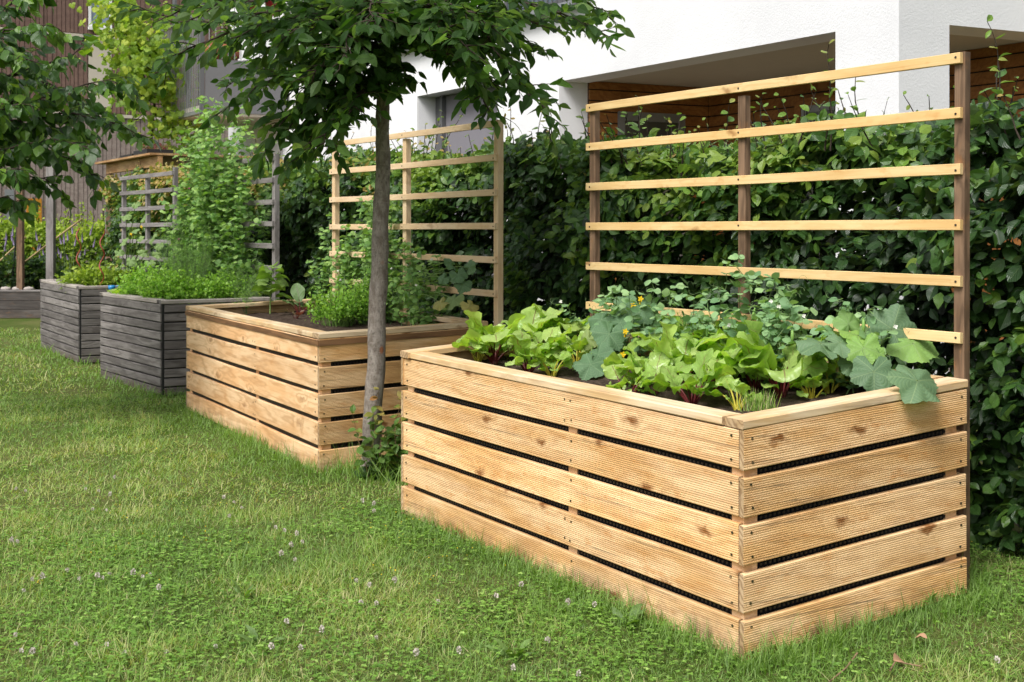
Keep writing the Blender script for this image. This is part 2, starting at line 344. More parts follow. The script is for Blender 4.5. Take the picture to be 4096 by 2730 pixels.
# leaf templates: x across, y along, z up
def leaf_tp(ws, fold=.25, curl=.2, seed=0, jag=0.0):
    r = len(ws); rs = np.random.default_rng(seed)
    v=[]; uv=[]
    for i, w in enumerate(ws):
        y = i/(r-1); ww = w*(1+rs.uniform(-jag, jag)); zc = -curl*y*y
        for sx in (-1, 0, 1):
            v.append((sx*ww, y-.05*abs(sx)*w, zc+fold*abs(sx)*ww*(1+rs.uniform(-.4,.4)))); uv.append((.5+.5*sx, y))
    f = []
    for i in range(r-1):
        b = i*3
        f += [(b, b+1, b+4, b+3), (b+1, b+2, b+5, b+4)]
    return np.array(v), [np.array(f)], np.array(uv)
BEECH = [leaf_tp([.02,.24,.31,.25,.02], f_, c_, i, .12) for i, (f_, c_) in enumerate([(.3,.15),(.15,.3),(-.15,.1),(.4,.35)])]
OVATE = [leaf_tp([.02,.26,.34,.30,.17,.01], f_, c_, i+9, .08) for i, (f_, c_) in enumerate([(.25,.15),(.1,.3),(-.1,.15),(.35,.1)])]
HORN = [leaf_tp([.03,.20,.265,.235,.14,.01], f_, c_, i+49, .10) for i, (f_, c_) in enumerate([(.3,.15),(.15,.3),(-.1,.15),(.4,.25)])]
SLIM = [leaf_tp([.02,.14,.20,.17,.09,.01], f_, c_, i+19, .08) for i, (f_, c_) in enumerate([(.3,.25),(.15,.45),(.05,.1)])]
ROUND = [leaf_tp([.06,.36,.46,.36,.04], f_, c_, i+29, .1) for i, (f_, c_) in enumerate([(.2,.1),(.05,.25),(-.15,.1)])]
LOBED = leaf_tp([.04,.20,.46,.22,.40,.16,.26,.03], .15, .2, 3, .15)
def scatter(mb, tps, pos, along, nor, size, tint, mat=0):
    k = RNG.integers(0, len(tps), len(pos))
    for i, tp in enumerate(tps):
        q = k == i
        if q.any(): mb.inst(tp, pos[q], along[q], nor[q], size[q], tint[q], mat)
def rnd3(n): return RNG.normal(size=(n, 3))
def palm_tp(lobe, npt=5.14, jag=.03, seed=0, base=.8, cup=.12, wave=.05):
    rs = np.random.default_rng(seed); seg = 60; rings = (.0, .35, .7, 1.0)
    th = np.linspace(-math.pi, math.pi, seg, endpoint=False)
    r = base+lobe*np.cos(npt*th)+jag*np.sin(th*29+rs.uniform(0,6))+jag*.7*np.sin(th*17+rs.uniform(0,6))
    r = np.where(np.abs(th) > 2.85, .25+.35*(math.pi-np.abs(th))/.29, r)
    ph = rs.uniform(0, 6, 3)
    v=[]; uv=[]
    for q in rings[1:]:
        x = np.sin(th)*r*q; y = np.cos(th)*r*q
        z = -cup*q*q*(1+.4*np.cos(th+ph[0]))+wave*q*np.sin(3*th+ph[1])+wave*.7*q*q*np.sin(7*th+ph[2])+.03*np.abs(np.sin(2.57*th))*q
        v += list(np.stack([x, y, z], 1)); uv += list(np.stack([x*.5+.5, y*.5+.5], 1))
    v.append((0,0,0)); uv.append((.5,.5)); c = len(v)-1
    j = np.arange(seg); k = (j+1) % seg
    tri = np.stack([np.full(seg, c), k, j], 1)
    q = np.concatenate([np.stack([i*seg+j, i*seg+k, (i+1)*seg+k, (i+1)*seg+j], 1) for i in range(2)])
    return np.array(v), [tri, q], np.array(uv)
# a leaf blade on a curved midrib
def ribleaf(mb, smb, base, az, L, stalk, wid, e0, e1, ripple, tint, shape='chard', stalk_r=.004, seed=0, roll=0.0, nr=15, smat=0):
    rs = np.random.default_rng(seed)
    n = 16; e = e0+(e1-e0)*np.linspace(0,1,n)**1.5; st = L/(n-1)
    hd = A(math.cos(az), math.sin(az), 0); side = A(-math.sin(az), math.cos(az), 0)
    pts = [np.asarray(base, float)]
    for i in range(n-1): pts.append(pts[-1]+st*(hd*math.cos(e[i])+A(0,0,1)*math.sin(e[i])))
    pts = np.array(pts); ks = max(2, int(round(stalk*n)))
    if smb is not None: smb.tube(pts[:ks+2], np.linspace(stalk_r*1.3, stalk_r*.7, ks+2), 5, mat=smat)
    t0 = stalk; xs = np.linspace(-1, 1, 7); v=[]; uv=[]
    ph = rs.uniform(0, 6, 6)
    for i in range(nr):
        q = i/(nr-1); tt = t0+(1-t0)*q; fi = tt*(n-1); i0 = min(int(fi), n-2); fr = fi-i0
        p = pts[i0]*(1-fr)+pts[i0+1]*fr; el = e[i0]
        nv = -hd*math.sin(el)+A(0,0,1)*math.cos(el)
        sd = side*math.cos(roll)+nv*math.sin(roll); nv2 = nv*math.cos(roll)-side*math.sin(roll)
        if shape == 'chard': w = max(.02, math.sqrt(max(0, 1-((q-.53)/.475)**2))*min(1, .45+q*1.4))
        elif shape == 'lance': w = max(.03, math.sin(math.pi*q**.75))
        else: w = max(.03, math.sin(math.pi*min(1,q*.9+.06))**.8)
        for x in xs:
            zz = .09*abs(x)*wid*w+ripple*wid*w*(.5*math.sin(7*q+3*abs(x)+ph[0])*abs(x)+.45*math.sin(13*q+ph[1]+(2 if x > 0 else 0))*x*x+.22*math.sin(19*q+6*x+ph[2]))
            wx = x*wid*w*(1+.05*math.sin(11*q+ph[3])*abs(x))
            v.append(p+sd*wx+nv2*zz); uv.append((.5+.5*x, q))
    f = [(r*7+c, r*7+c+1, (r+1)*7+c+1, (r+1)*7+c) for r in range(nr-1) for c in range(6)]
    mb.add(v, [np.array(f)], uv, tint)
    return pts
# ================================================================== beds
def frame(p0, p1):
    X = unit(p1-p0); Y = unit(np.cross(A(0,0,1), X)); Z = np.cross(X, Y)
    return X, Y, Z
def setmat(o, X, Y, Z, loc):
    m = Matrix(((X[0],Y[0],Z[0],loc[0]),(X[1],Y[1],Z[1],loc[1]),(X[2],Y[2],Z[2],loc[2]),(0,0,0,1))); o.matrix_local = m
def shear(o, k):
    me = o.data; v = np.empty(len(me.vertices)*3, np.float32); me.vertices.foreach_get('co', v); v = v.reshape(-1,3); v[:,2] += v[:,0]*k; me.vertices.foreach_set('co', v.ravel()); me.update()
def board_mesh(L, Hb, th, grooves=0, seed=0, bow=.002, shape=True):
    rs = np.random.default_rng(seed); rr = .0035
    prof = [(0-rr, 0.0), (0, rr)]                    # (y,z), outer face y=0
    if grooves:
        p = (Hb-2*rr)/grooves
        for i in range(grooves):
            z = rr+i*p; prof += [(0, z+p*.14), (0, z+p*.50), (-.0020, z+p*.62), (-.0020, z+p*.94)]
    prof += [(0, Hb-rr), (-rr, Hb), (-th+rr, Hb), (-th, Hb-rr), (-th, rr), (-th+rr, 0)]
    prof = np.array(prof); n = len(prof); nx = 14
    xs = np.linspace(0, L, nx); ph = rs.uniform(0, 6, 4)
    wob = bow*(np.sin(xs*2.2+ph[0])+.5*np.sin(xs*5.1+ph[1])); wy = bow*.6*np.sin(xs*1.7+ph[2])
    top = prof[:, 1]/Hb
    v = np.zeros((nx, n, 3)); v[..., 0] = xs[:, None]; v[..., 1] = prof[None, :, 0]+wy[:, None]
    v[..., 2] = prof[None, :, 1]+wob[:, None]*top[None]+ .5*bow*np.sin(xs*3.1+ph[3])[:, None]*(1-top[None])
    i = np.arange(nx-1)[:, None]*n; j = np.arange(n)[None]; k = (j+1) % n
    f = np.stack([i+j, i+n+j, i+n+k, i+k], -1).reshape(-1, 4)
    mb = MB(); mb.add(v.reshape(-1, 3), [f, np.arange(n)[None], (np.arange(n)[::-1]+(nx-1)*n)[None]])
    mb.m = [np.zeros(len(f), int), np.ones(1, int), np.ones(1, int)]
    return mb
def screw_data(mat):
    mb = MB(); an = np.arange(10)*2*math.pi/10
    ring = np.stack([np.cos(an)*.0052, np.zeros(10), np.sin(an)*.0052], 1)
    v = np.concatenate([ring, ring+A(0,.0018,0), ring*.55+A(0,.0018,0), ring*.5+A(0,.0002,0)])
    j = np.arange(10); k = (j+1) % 10
    q = np.concatenate([np.stack([i*10+j, i*10+k, (i+1)*10+k, (i+1)*10+j], 1) for i in range(3)])
    mb.add(v, [q, (np.arange(10)+30)[None]])
    o = mb.build('screw', mat); me = o.data; bpy.data.objects.remove(o); return me
SCREW = screw_data('screw'); SCREWD = screw_data('dark_screw')
def add_screw(parent, x, y, z, me=SCREW):
    o = bpy.data.objects.new('screw', me); col.objects.link(o); o.parent = parent; o.location = (x, y, z)
class Bed: pass
def make_bed(name, label, N_, R_, L_, H=.89, nb=5, bh=.1455, cap=(.11,.033), th=.026, groove=(0,0), mats=None, screws=True, over=.004, post_in=False, trim=False, soil_drop=.085, dimples=True, midpost=True):
    b = Bed(); N_, R_, L_ = A(*N_), A(*R_), A(*L_); B_ = R_+L_-N_
    b.N, b.R, b.L, b.B, b.H = N_, R_, L_, B_, H; b.sz = H-soil_drop
    root = thing(name, label, 'raised bed', N_, 'raised wooden garden beds'); b.root = root
    sides = [('front', N_, L_), ('far', L_, B_), ('back', B_, R_), ('right', R_, N_)]
    base0 = .006; span = H-cap[1]-.005-base0
    pitch = (span-bh)/(nb-1)
    for si, (sn, p0, p1) in enumerate(sides):
        X, Y, Z = frame(p0*A(1,1,0), p1*A(1,1,0)); Ln = np.linalg.norm((p1-p0)[:2]); sl = (p1[2]-p0[2])/Ln
        cover = sn in ('far', 'right')
        e = (0.0 if cover else th+.0015); 
        if post_in: e = .028
        gr = groove[0] if sn in ('front', 'back') else groove[1]
        bm = mats['front'] if sn in ('front', 'back') else mats['side']
        for i in range(nb):
            jit = random.uniform(-.002, .002)
            o = board_mesh(Ln-2*e, bh, th, gr if sn in ('front', 'right') else 0, seed=si*20+i, bow=.0022).build('board', [bm, mats['end']], root)
            shear(o, sl); setmat(o, X, Y, Z, p0-N_+X*e+Z*(base0+i*pitch+e*sl)+Y*jit)
            if screws and sn in ('front', 'right'):
                l2 = Ln-2*e
                xs = [.035, l2-.035]+([l2*.405, l2*.405+.045] if sn == 'front' else [])
                for q, x in enumerate(xs):
                    for z in (.028, bh-.03):
                        if q == 3 and (i+int(z*100)) % 3: continue
                        add_screw(o, x+random.uniform(-.006,.006), .0003, z+x*sl+random.uniform(-.005,.005))
        # cap rail
        x0, x1 = (-over, Ln+over) if cover else (cap[0]-over+.001, Ln-cap[0]+over-.001)
        mb = MB(); nx = 10; xs = np.linspace(x0, x1, nx); r_ = .004
        pr = np.array([(over-r_,0),(over,r_),(over,cap[1]-r_),(over-r_,cap[1]),(over-cap[0]+r_,cap[1]),(over-cap[0],cap[1]-r_),(over-cap[0],r_),(over-cap[0]+r_,0)])
        v = np.zeros((nx, 8, 3)); v[..., 0] = xs[:, None]; v[..., 1] = pr[None, :, 0]; v[..., 2] = pr[None, :, 1]+(.0015*np.sin(xs*3+si))[:, None]
        ii = np.arange(nx-1)[:, None]*8; j = np.arange(8)[None]; k = (j+1) % 8
        f = np.stack([ii+j, ii+8+j, ii+8+k, ii+k], -1).reshape(-1, 4)
        mb.add(v.reshape(-1, 3), [f, np.arange(8)[None], (np.arange(8)[::-1]+(nx-1)*8)[None]]); mb.m = [np.zeros(len(f), int), np.ones(1, int), np.ones(1, int)]
        o = mb.build('cap_rail', [mats['cap'], mats['end']], root); shear(o, sl); setmat(o, X, Y, Z, p0-N_+Z*(H-cap[1]))
        if trim and sn in ('front', 'right'):
            mb = MB(); mb.box((-.004 if cover else .0, .0035, 0), (Ln+.004 if cover else Ln, .0095, .036))
            o = mb.build('trim_strip', 'trim_brown', root); shear(o, sl); setmat(o, X, Y, Z, p0-N_+Z*(H-cap[1]-.045))
        # dimpled liner behind the boards
        if sn in ('front', 'right') and dimples:
            mb = MB(); yb = -th-.012; mb.add([(.05,yb,.01),(Ln-.05,yb,.01),(Ln-.05,yb,H-.06),(.05,yb,H-.06)], [(0,1,2,3)])
            V=[]; Q=[]; c=0; pt=.022
            for i in range(nb):
                zc = base0+i*pitch
                for rrow in range(3):
                    z = zc+bh-.012+rrow*.02
                    if z > H-.08: continue
                    for q in range(int((Ln-.12)/pt)):
                        x = .06+q*pt+(rrow % 2)*pt*.5
                        a_, t_ = .009, .005
                        V += [(x-a_,yb+.0005,z-a_),(x+a_,yb+.0005,z-a_),(x+a_,yb+.0005,z+a_),(x-a_,yb+.0005,z+a_),(x-t_,yb+.009,z-t_),(x+t_,yb+.009,z-t_),(x+t_,yb+.009,z+t_),(x-t_,yb+.009,z+t_)]
                        Q += [(c+4,c+5,c+6,c+7),(c,c+1,c+5,c+4),(c+1,c+2,c+6,c+5),(c+2,c+3,c+7,c+6),(c+3,c,c+4,c+7)]; c += 8
            mb.add(V, [np.array(Q)]); o = mb.build('liner', 'liner', root); shear(o, sl); setmat(o, X, Y, Z, p0-N_)
        elif not dimples:
            mb = MB(); mb.add([(.03,-th-.006,.01),(Ln-.03,-th-.006,.01),(Ln-.03,-th-.006,H-.06),(.03,-th-.006,H-.06)], [(0,1,2,3)])
            o = mb.build('liner', 'liner', root); shear(o, sl); setmat(o, X, Y, Z, p0-N_)
        if sn == 'front' and midpost:
            mb = MB(); x = Ln*.415; mb.box((x-.03,-th-.05,.0),(x+.03,-th-.0006,H-cap[1]-.002)); o = mb.build('mid_post', mats['post'], root); shear(o, sl); setmat(o, X, Y, Z, p0-N_)
    l = unit(L_-N_); s = unit(R_-N_)
    for c, dl, ds in ((N_,1,1),(R_,1,-1),(L_,-1,1),(B_,-1,-1)):
        t0 = th+.0007 if not post_in else .012
        p = c+l*dl*t0+s*ds*t0; pw = .062
        q = [p, p+l*dl*pw, p+l*dl*pw+s*ds*pw, p+s*ds*pw]
        if dl*ds > 0: q = q[::-1]
        v = [a for a in q]+[a+A(0,0,H-cap[1]-.003) for a in q]
        mb = MB(); mb.add(v, [(0,3,2,1),(4,5,6,7),(0,1,5,4),(1,2,6,5),(2,3,7,6),(3,0,4,7)])
        o = mb.build('corner_post', mats['post'], root, off=c); o.location = c-N_
    # soil surface
    g = 46; mb = MB(); ins = .034
    fa = np.linspace(.018, .982, g); fb = np.linspace(.032, .968, g); aa, bb = np.meshgrid(fa, fb)
    P = N_+aa[..., None]*(L_-N_)+bb[..., None]*(R_-N_); rs = np.random.default_rng(3)
    P[..., 2] += b.sz-.01+rs.normal(0, .0045, aa.shape)+.012*np.sin(aa*19+bb*7)*np.sin(bb*11)
    j, i = np.meshgrid(np.arange(g-1), np.arange(g-1)); k = (i*g+j)
    mb.add(P.reshape(-1, 3), [np.stack([k, k+g, k+g+1, k+1], -1).reshape(-1, 4)[:, ::-1]])
    mb.build('soil', 'soil', root, off=N_)
    return b
def on_soil(b, x, y, lo=.07, hi=.93):
    p = G(x, y, b.sz+.0); M2 = np.array([(b.L-b.N)[:2], (b.R-b.N)[:2]]).T
    fa, fb = np.linalg.solve(M2, (p-b.N)[:2]); fa = min(max(fa, lo), hi); fb = min(max(fb, lo), hi)
    q = b.N+fa*(b.L-b.N)+fb*(b.R-b.N); q[2] += b.sz-.012; return q
def at_bed(b, fa, fb):
    q = b.N+fa*(b.L-b.N)+fb*(b.R-b.N); q[2] += b.sz-.012; return q
new = dict(front='pine', side='pine', cap='pine_cap', end='endgrain', post='pine_smooth')
new2 = dict(front='pine_smooth', side='pine', cap='pine_cap', end='endgrain', post='pine_smooth')
old = dict(front='grey_wood', side='grey_wood', cap='grey_cap', end='grey_wood', post='black')
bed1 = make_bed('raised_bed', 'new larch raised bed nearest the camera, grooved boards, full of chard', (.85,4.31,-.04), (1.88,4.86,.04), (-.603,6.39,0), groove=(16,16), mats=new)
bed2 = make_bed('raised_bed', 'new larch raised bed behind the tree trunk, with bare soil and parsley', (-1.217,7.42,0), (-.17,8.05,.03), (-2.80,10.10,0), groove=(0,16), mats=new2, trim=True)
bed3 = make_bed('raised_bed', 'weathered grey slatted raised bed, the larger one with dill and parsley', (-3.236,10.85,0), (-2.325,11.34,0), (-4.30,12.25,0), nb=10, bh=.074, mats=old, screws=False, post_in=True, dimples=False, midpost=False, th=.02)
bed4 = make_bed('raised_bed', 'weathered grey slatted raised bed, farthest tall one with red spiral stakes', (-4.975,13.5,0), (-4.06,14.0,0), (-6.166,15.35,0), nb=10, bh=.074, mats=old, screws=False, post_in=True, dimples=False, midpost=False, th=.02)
# ================================================================== trellises
def make_trellis(label, p0, p1, zs, ptop, posts, slat_h, slat_th, pw, pd, pm, sm, screws=True, x_over=.012):
    p0, p1 = A(*p0), A(*p1); X = unit(p1-p0); Yf = unit(np.cross(A(0,0,1), X))       # Yf: toward the lawn
    if Yf[1] > 0: Yf = -Yf
    Z = A(0,0,1); Ln = np.linalg.norm(p1-p0)
    root = thing('trellis', label, 'trellis', p0, 'wooden trellises behind the beds')
    def addbox(name, lo, hi, mat, seed=0, parent=root):
        rs = np.random.default_rng(seed); x0,y0,z0 = lo; x1,y1,z1 = hi
        horiz = (x1-x0) > (z1-z0); n = 12; v=[]; r_=.002
        for i in range(n):
            q = i/(n-1)
            if horiz:
                x = x0+(x1-x0)*q; dz = .0018*math.sin(q*5+seed)
                v += [(x,y0+r_,z0+dz),(x,y1-r_,z0+dz),(x,y1,z0+r_+dz),(x,y1,z1-r_+dz),(x,y1-r_,z1+dz),(x,y0+r_,z1+dz),(x,y0,z1-r_+dz),(x,y0,z0+r_+dz)]
            else:
                z = z0+(z1-z0)*q; dx = .003*math.sin(q*4+seed*2)*q
                v += [(x0+r_+dx,y0,z),(x1-r_+dx,y0,z),(x1+dx,y0+r_,z),(x1+dx,y1-r_,z),(x1-r_+dx,y1,z),(x0+r_+dx,y1,z),(x0+dx,y1-r_,z),(x0+dx,y0+r_,z)]
        f = [(i*8+j, i*8+(j+1)%8, i*8+8+(j+1)%8, i*8+8+j) for i in range(n-1) for j in range(8)]
        mb = MB(); mb.add(v, [np.array(f), np.arange(8)[::-1][None], (np.arange(8)+(n-1)*8)[None]])
        if not horiz:                                # grain runs along the board's local X: turn it
            vv = mb.v[0].copy(); mb.v[0] = np.stack([vv[:, 2], vv[:, 1], -vv[:, 0]], 1)
            o = mb.build(name, mat, parent); setmat(o, Z, Yf, -X, A(0,0,0))
        else:
            o = mb.build(name, mat, parent); setmat(o, X, Yf, Z, A(0,0,0))
        me = o.data; me.flip_normals() if False else None
        return o
    xs = [0.0, Ln*.5-pw/2+.02, Ln-pw] if posts == 3 else [0.0, Ln-pw]
    for i, x in enumerate(xs):
        addbox('post', (x, -pd, 0), (x+pw, 0, ptop[i]), pm, i)
    for i, z in enumerate(zs):
        o = addbox('slat', (-.0+ (pw*.12), .0006, z-slat_h/2), (Ln+x_over, slat_th, z+slat_h/2), sm, i+5)
        if screws:
            for x in (xs[0]+pw*.55, xs[1]+pw/2, xs[-1]+pw/2): add_screw(o, x, slat_th+.0003, z+random.uniform(-.004,.004), SCREWD)
    return root
s1 = unit(bed1.R-bed1.N); s2 = unit(bed2.R-bed2.N)
make_trellis('tall trellis with dark brown posts and yellow slats behind the nearest bed', bed1.R*A(1,1,0)+s1*.012+A(-.011,.016,0), bed1.R*A(1,1,0)+s1*.012+A(-1.43,2.10,0), [1.10,1.335,1.568,1.80,2.035,2.265], (2.29,2.225,2.255), 3, .045, .02, .050, .040, 'post_brown', 'slat')
make_trellis('pale new timber trellis behind the tree trunk, top partly under the leaves', A(-.095,8.03,0), A(-.095,8.03,0)+A(-1.455,2.09,0), [1.11,1.34,1.57,1.80,2.04,2.275], (2.30,2.25,2.26), 3, .045, .02, .055, .045, 'slat_pale', 'slat_pale')
make_trellis('silvered trellis overgrown by the tall pea plants', A(-2.30,11.40,0), A(-2.30,11.40,0)+A(-1.06,1.39,0), [1.17,1.385,1.60,1.81,2.025,2.24], (2.28,2.20,2.25), 2, .05, .025, .065, .05, 'grey_slat', 'grey_slat', False)
make_trellis('silvered trellis with a pumpkin vine at the far tall bed', A(-4.04,14.05,0), A(-4.04,14.05,0)+A(-1.20,1.72,0), [1.18,1.39,1.60,1.81,2.02,2.22], (2.29,2.20,2.22), 3, .05, .025, .06, .05, 'grey_slat', 'grey_slat', False)
# ================================================================== ground and lawn
def axis(lo, hi, step, far):
    a = list(np.arange(lo, hi, step)); g = step; x = a[-1]
    while x < far: g *= 1.35; x += g; a.append(x)
    g = step; x = a[0]; pre = []
    while x > -far: g *= 1.35; x -= g; pre.append(x)
    return np.array(pre[::-1]+a)
gx = axis(-9, 5, .14, 400); gy = axis(1, 22, .14, 400); XX, YY = np.meshgrid(gx, gy)
mb = MB(); nxg = len(gx); nyg = len(gy); i, j = np.meshgrid(np.arange(nyg-1), np.arange(nxg-1), indexing='ij'); k = i*nxg+j
mb.add(np.stack([XX, YY, gz(XX, YY)], -1).reshape(-1, 3), [np.stack([k, k+1, k+1+nxg, k+nxg], -1).reshape(-1, 4)])
structure(mb.build('ground', 'ground', smooth=True))
def inquad(P, b, m=0.0):
    M2 = np.linalg.inv(np.array([(b.L-b.N)[:2], (b.R-b.N)[:2]]).T); q = (P-b.N[:2])@M2.T
    return (q[:, 0] > -m) & (q[:, 0] < 1+m) & (q[:, 1] > -m) & (q[:, 1] < 1+m)
beds = [bed1, bed2, bed3, bed4]
DL = unit(A(-.545,.839,0)); DN = A(.839,.545,0)       # along the hedge, and toward the house
def lawn_points(n, d0, d1, power, extra=0.0):
    d = d0+(d1-d0)*RNG.random(n)**power; x = (RNG.uniform(-.47, .50, n))*d*(1+.0)+RNG.uniform(-.5,.5,n)
    P = np.stack([x, d], 1); keep = np.ones(n, bool)
    for b in beds: keep &= ~inquad(P, b, -.002)
    off = (P-bed1.R[:2])@DN[:2]; keep &= off < .95
    keep &= ~((P[:,1] > 18.2) & (P[:,0] < -5.0))
    return P[keep]
def fbm(P, s, seed=0):
    r = np.random.default_rng(seed); o = np.zeros(len(P)); a = 1.0; tot = 0
    for i in range(4):
        for j in range(3):
            th = r.uniform(0, 6.28); o += a*np.sin((P[:,0]*math.cos(th)+P[:,1]*math.sin(th))*s*6.28+r.uniform(0,6.28)+1.3*np.sin(P[:,1]*s*4+r.uniform(0,6)))
        tot += a*1.7; a *= .6; s *= 2.03
    return o/tot
def beddist(P):                                        # rough distance to the nearest bed wall
    d = np.full(len(P), 9.0)
    for b in beds:
        for p0, p1 in ((b.N,b.L),(b.N,b.R),(b.R,b.B)):
            e = (p1-p0)[:2]; t = np.clip(((P-p0[:2])@e)/(e@e), 0, 1); d = np.minimum(d, np.linalg.norm(P-(p0[:2]+t[:,None]*e), axis=1))
    return d
def blade_tp(bend):
    v=[]; uv=[]
    for y, w in ((0,1.),(.4,.85),(.75,.55)):
        z = bend*y*y
        v += [(-w*.5,y,z),(w*.5,y,z)]; uv += [(.2,y),(.8,y)]
    v.append((0,.97,bend)); uv.append((.5,1.))
    return np.array(v), [np.array([(0,1,3,2),(2,3,5,4)]), np.array([(4,5,6)])], np.array(uv)
BLADES = [blade_tp(b) for b in (.08,.25,.5,.8)]
mb = MB()
for n, d0, d1, pw, wd, sc in ((150000,3.3,6.5,.85,.0030,1.0),(150000,6.5,11,.85,.0042,1.0),(110000,11,22,.9,.008,1.15)):
    P = lawn_points(n, d0, d1, pw); m_ = len(P)
    clump = fbm(P, .9, 4); dry = fbm(P, .35, 8); bd = beddist(P)
    lean = np.abs(RNG.normal(.75, .38, m_)); az = RNG.uniform(0, 6.283, m_)
    near = bd < .14; lean = np.where(near, lean*.45, lean)
    al = np.stack([np.cos(az)*np.sin(lean), np.sin(az)*np.sin(lean), np.cos(lean)+.05], 1)
    hgt = np.clip(RNG.normal(.040, .014, m_)*(1+.45*clump), .012, .14)*sc
    hgt = np.where(near, hgt*RNG.uniform(1., 2.3, m_), hgt)
    nor = -np.stack([np.cos(az), np.sin(az), -.4*np.ones(m_)], 1)*-1.0+rnd3(m_)*.35
    fine = fbm(P, 2.6, 51); tint = np.clip(.50+.17*clump+.24*dry+.20*fine+RNG.normal(0, .17, m_), 0, 1); hgt = hgt*(1+.35*fine)
    straw = RNG.random(m_) < np.clip(.14+.16*dry+.10*fine, .02, .5); tint = np.where(straw, RNG.uniform(.84, 1, m_), np.minimum(tint, .82))
    tint = np.where(bd < .35, np.minimum(tint, .55)*RNG.uniform(.5,1,m_), tint)  # contact shade painted into the grass colour beside the beds
    size = np.stack([wd*RNG.uniform(.7,1.3,m_), hgt, hgt], 1)
    pos = np.stack([P[:,0], P[:,1], gz(P[:,0], P[:,1])-.003], 1)
    kk = RNG.integers(0, 4, m_)
    for i, tp in enumerate(BLADES):
        q = kk == i; mb.inst(tp, pos[q], al[q], nor[q], size[q], tint[q])
# tall wisps against the bed walls, tinted dark as painted contact shadow
for b in beds[:2]:
    for p0, p1, cnt in ((b.N,b.L,420),(b.N,b.R,300),(b.R,b.B,60)):
        t = RNG.random(cnt); outw = -unit(np.cross(A(0,0,1), p1-p0)) if not np.allclose(p1, b.L) else unit(np.cross(A(0,0,1), p1-p0))
        pos = p0+t[:,None]*(p1-p0)+outw*RNG.exponential(.035,cnt)[:,None]; pos[:,2] = gz(pos[:,0],pos[:,1])-.005
        al = rnd3(cnt)*.28+A(0,0,1); h_ = RNG.uniform(.05,.15,cnt)*RNG.uniform(.5,1.1,cnt)
        mb.inst(BLADES[1], pos, al, rnd3(cnt), np.stack([RNG.uniform(.002,.004,cnt),h_,h_],1), RNG.uniform(.0,.5,cnt))
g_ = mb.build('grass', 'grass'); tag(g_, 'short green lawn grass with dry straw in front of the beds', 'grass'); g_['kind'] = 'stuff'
# clover ground cover
mb = MB(); tri = leaf_tp([.05,.34,.46,.40,.12], .15, .1, 5, .05)
for n, d0, d1, sc in ((42000,3.3,7,1.0),(16000,7,13,1.3)):
    P = lawn_points(n, d0, d1, .8); patch = fbm(P, .55, 21)
    fore = np.clip((6.0-P[:,1])/1.6, -.6, 1)*.38
    P = P[(patch+fore+RNG.normal(0,.35,len(P))) > .20]; m_ = len(P)
    z = gz(P[:,0],P[:,1])+RNG.uniform(.012,.042,m_); az = RNG.uniform(0,6.283,m_); up = units(rnd3(m_)*.28+A(0,0,1)); s_ = RNG.uniform(.0065,.0125,m_)*sc; tt = np.clip(RNG.normal(.45,.22,m_),0,1)
    for q in range(3):
        a_ = az+q*2.094; al = np.stack([np.cos(a_),np.sin(a_),RNG.normal(.08,.12,m_)],1)
        mb.inst(tri, np.stack([P[:,0],P[:,1],z],1), al, up, s_, tt)
g_ = mb.build('clover', 'clover'); tag(g_, 'low white clover leaves growing in patches through the lawn', 'clover'); g_['kind'] = 'stuff'
# ================================================================== hedge
H0 = A(1.88, 4.86, 0)
HD = unit(A(-.5475,.8368,0)); HN = A(HD[1], -HD[0], 0)
HT0, HT1 = -2.4, 16.2
def hedge_pt(t, off, z): return H0[None]+t[:,None]*HD+off[:,None]*HN+z[:,None]*A(0,0,1)
def hedge_top(t): return 2.02+.022*np.clip(t,0,14)+.05*np.sin(t*1.9)+.04*np.sin(t*4.3+1)
def hedge_front(t, z): return .66+.06*np.sin(t*2.3+z*2)+.085*np.sin(t*5.1-z*3.3+1)+.085*np.sin(z*7+t*2.1)+.05*np.sin(t*11+z*9)-.05*(z<.5)
root = thing('hedge', 'long dense clipped beech hedge running behind all the trellises', 'hedge', H0)
wood_mb = MB(); fol = MB()
# main stems and limbs
for t in np.arange(HT0+.2, HT1, .42):
    t += random.uniform(-.1,.1); off = random.uniform(.95,1.15); p = hedge_pt(A(t),A(off),A(0))[0]; top = float(hedge_top(t))
    n = 7; pts = [p+A(random.uniform(-.05,.05),random.uniform(-.05,.05),top*.9*i/(n-1)) for i in range(n)]
    wood_mb.tube(pts, np.linspace(.028,.006,n), 5)
    for q in range(7):
        z0 = random.uniform(.15,1.7); a0 = p+A(0,0,z0); d_ = unit(-HN*random.choice((1,1,-1))+HD*random.uniform(-1,1)+A(0,0,random.uniform(.1,.8)))
        wood_mb.tube([a0, a0+d_*.18, a0+d_*.36+A(0,0,.05)], [.009,.006,.003], 4)
def sprays(n, mode):
    t = RNG.uniform(HT0, HT1, n)
    # nearer part of the hedge gets as many sprays as the far part per metre
    zt = hedge_top(t)
    if mode == 'front':
        z = RNG.random(n)**.92*(zt-.02)+.03; dep = RNG.exponential(.085, n)-.045; off = hedge_front(t, z)+dep+np.where(z > zt-.25, (z-zt+.25)*.35, 0)
        out = -HN
    elif mode == 'top':
        off = RNG.uniform(.62, 1.6, n); z = zt-.02-RNG.exponential(.05, n); dep = zt-z; out = A(0,0,1)
    else:
        z = RNG.random(n)*(zt-.05)+.03; dep = RNG.uniform(.16,.5,n); off = hedge_front(t,z)+dep; out = -HN
    return t, z, off, dep, out
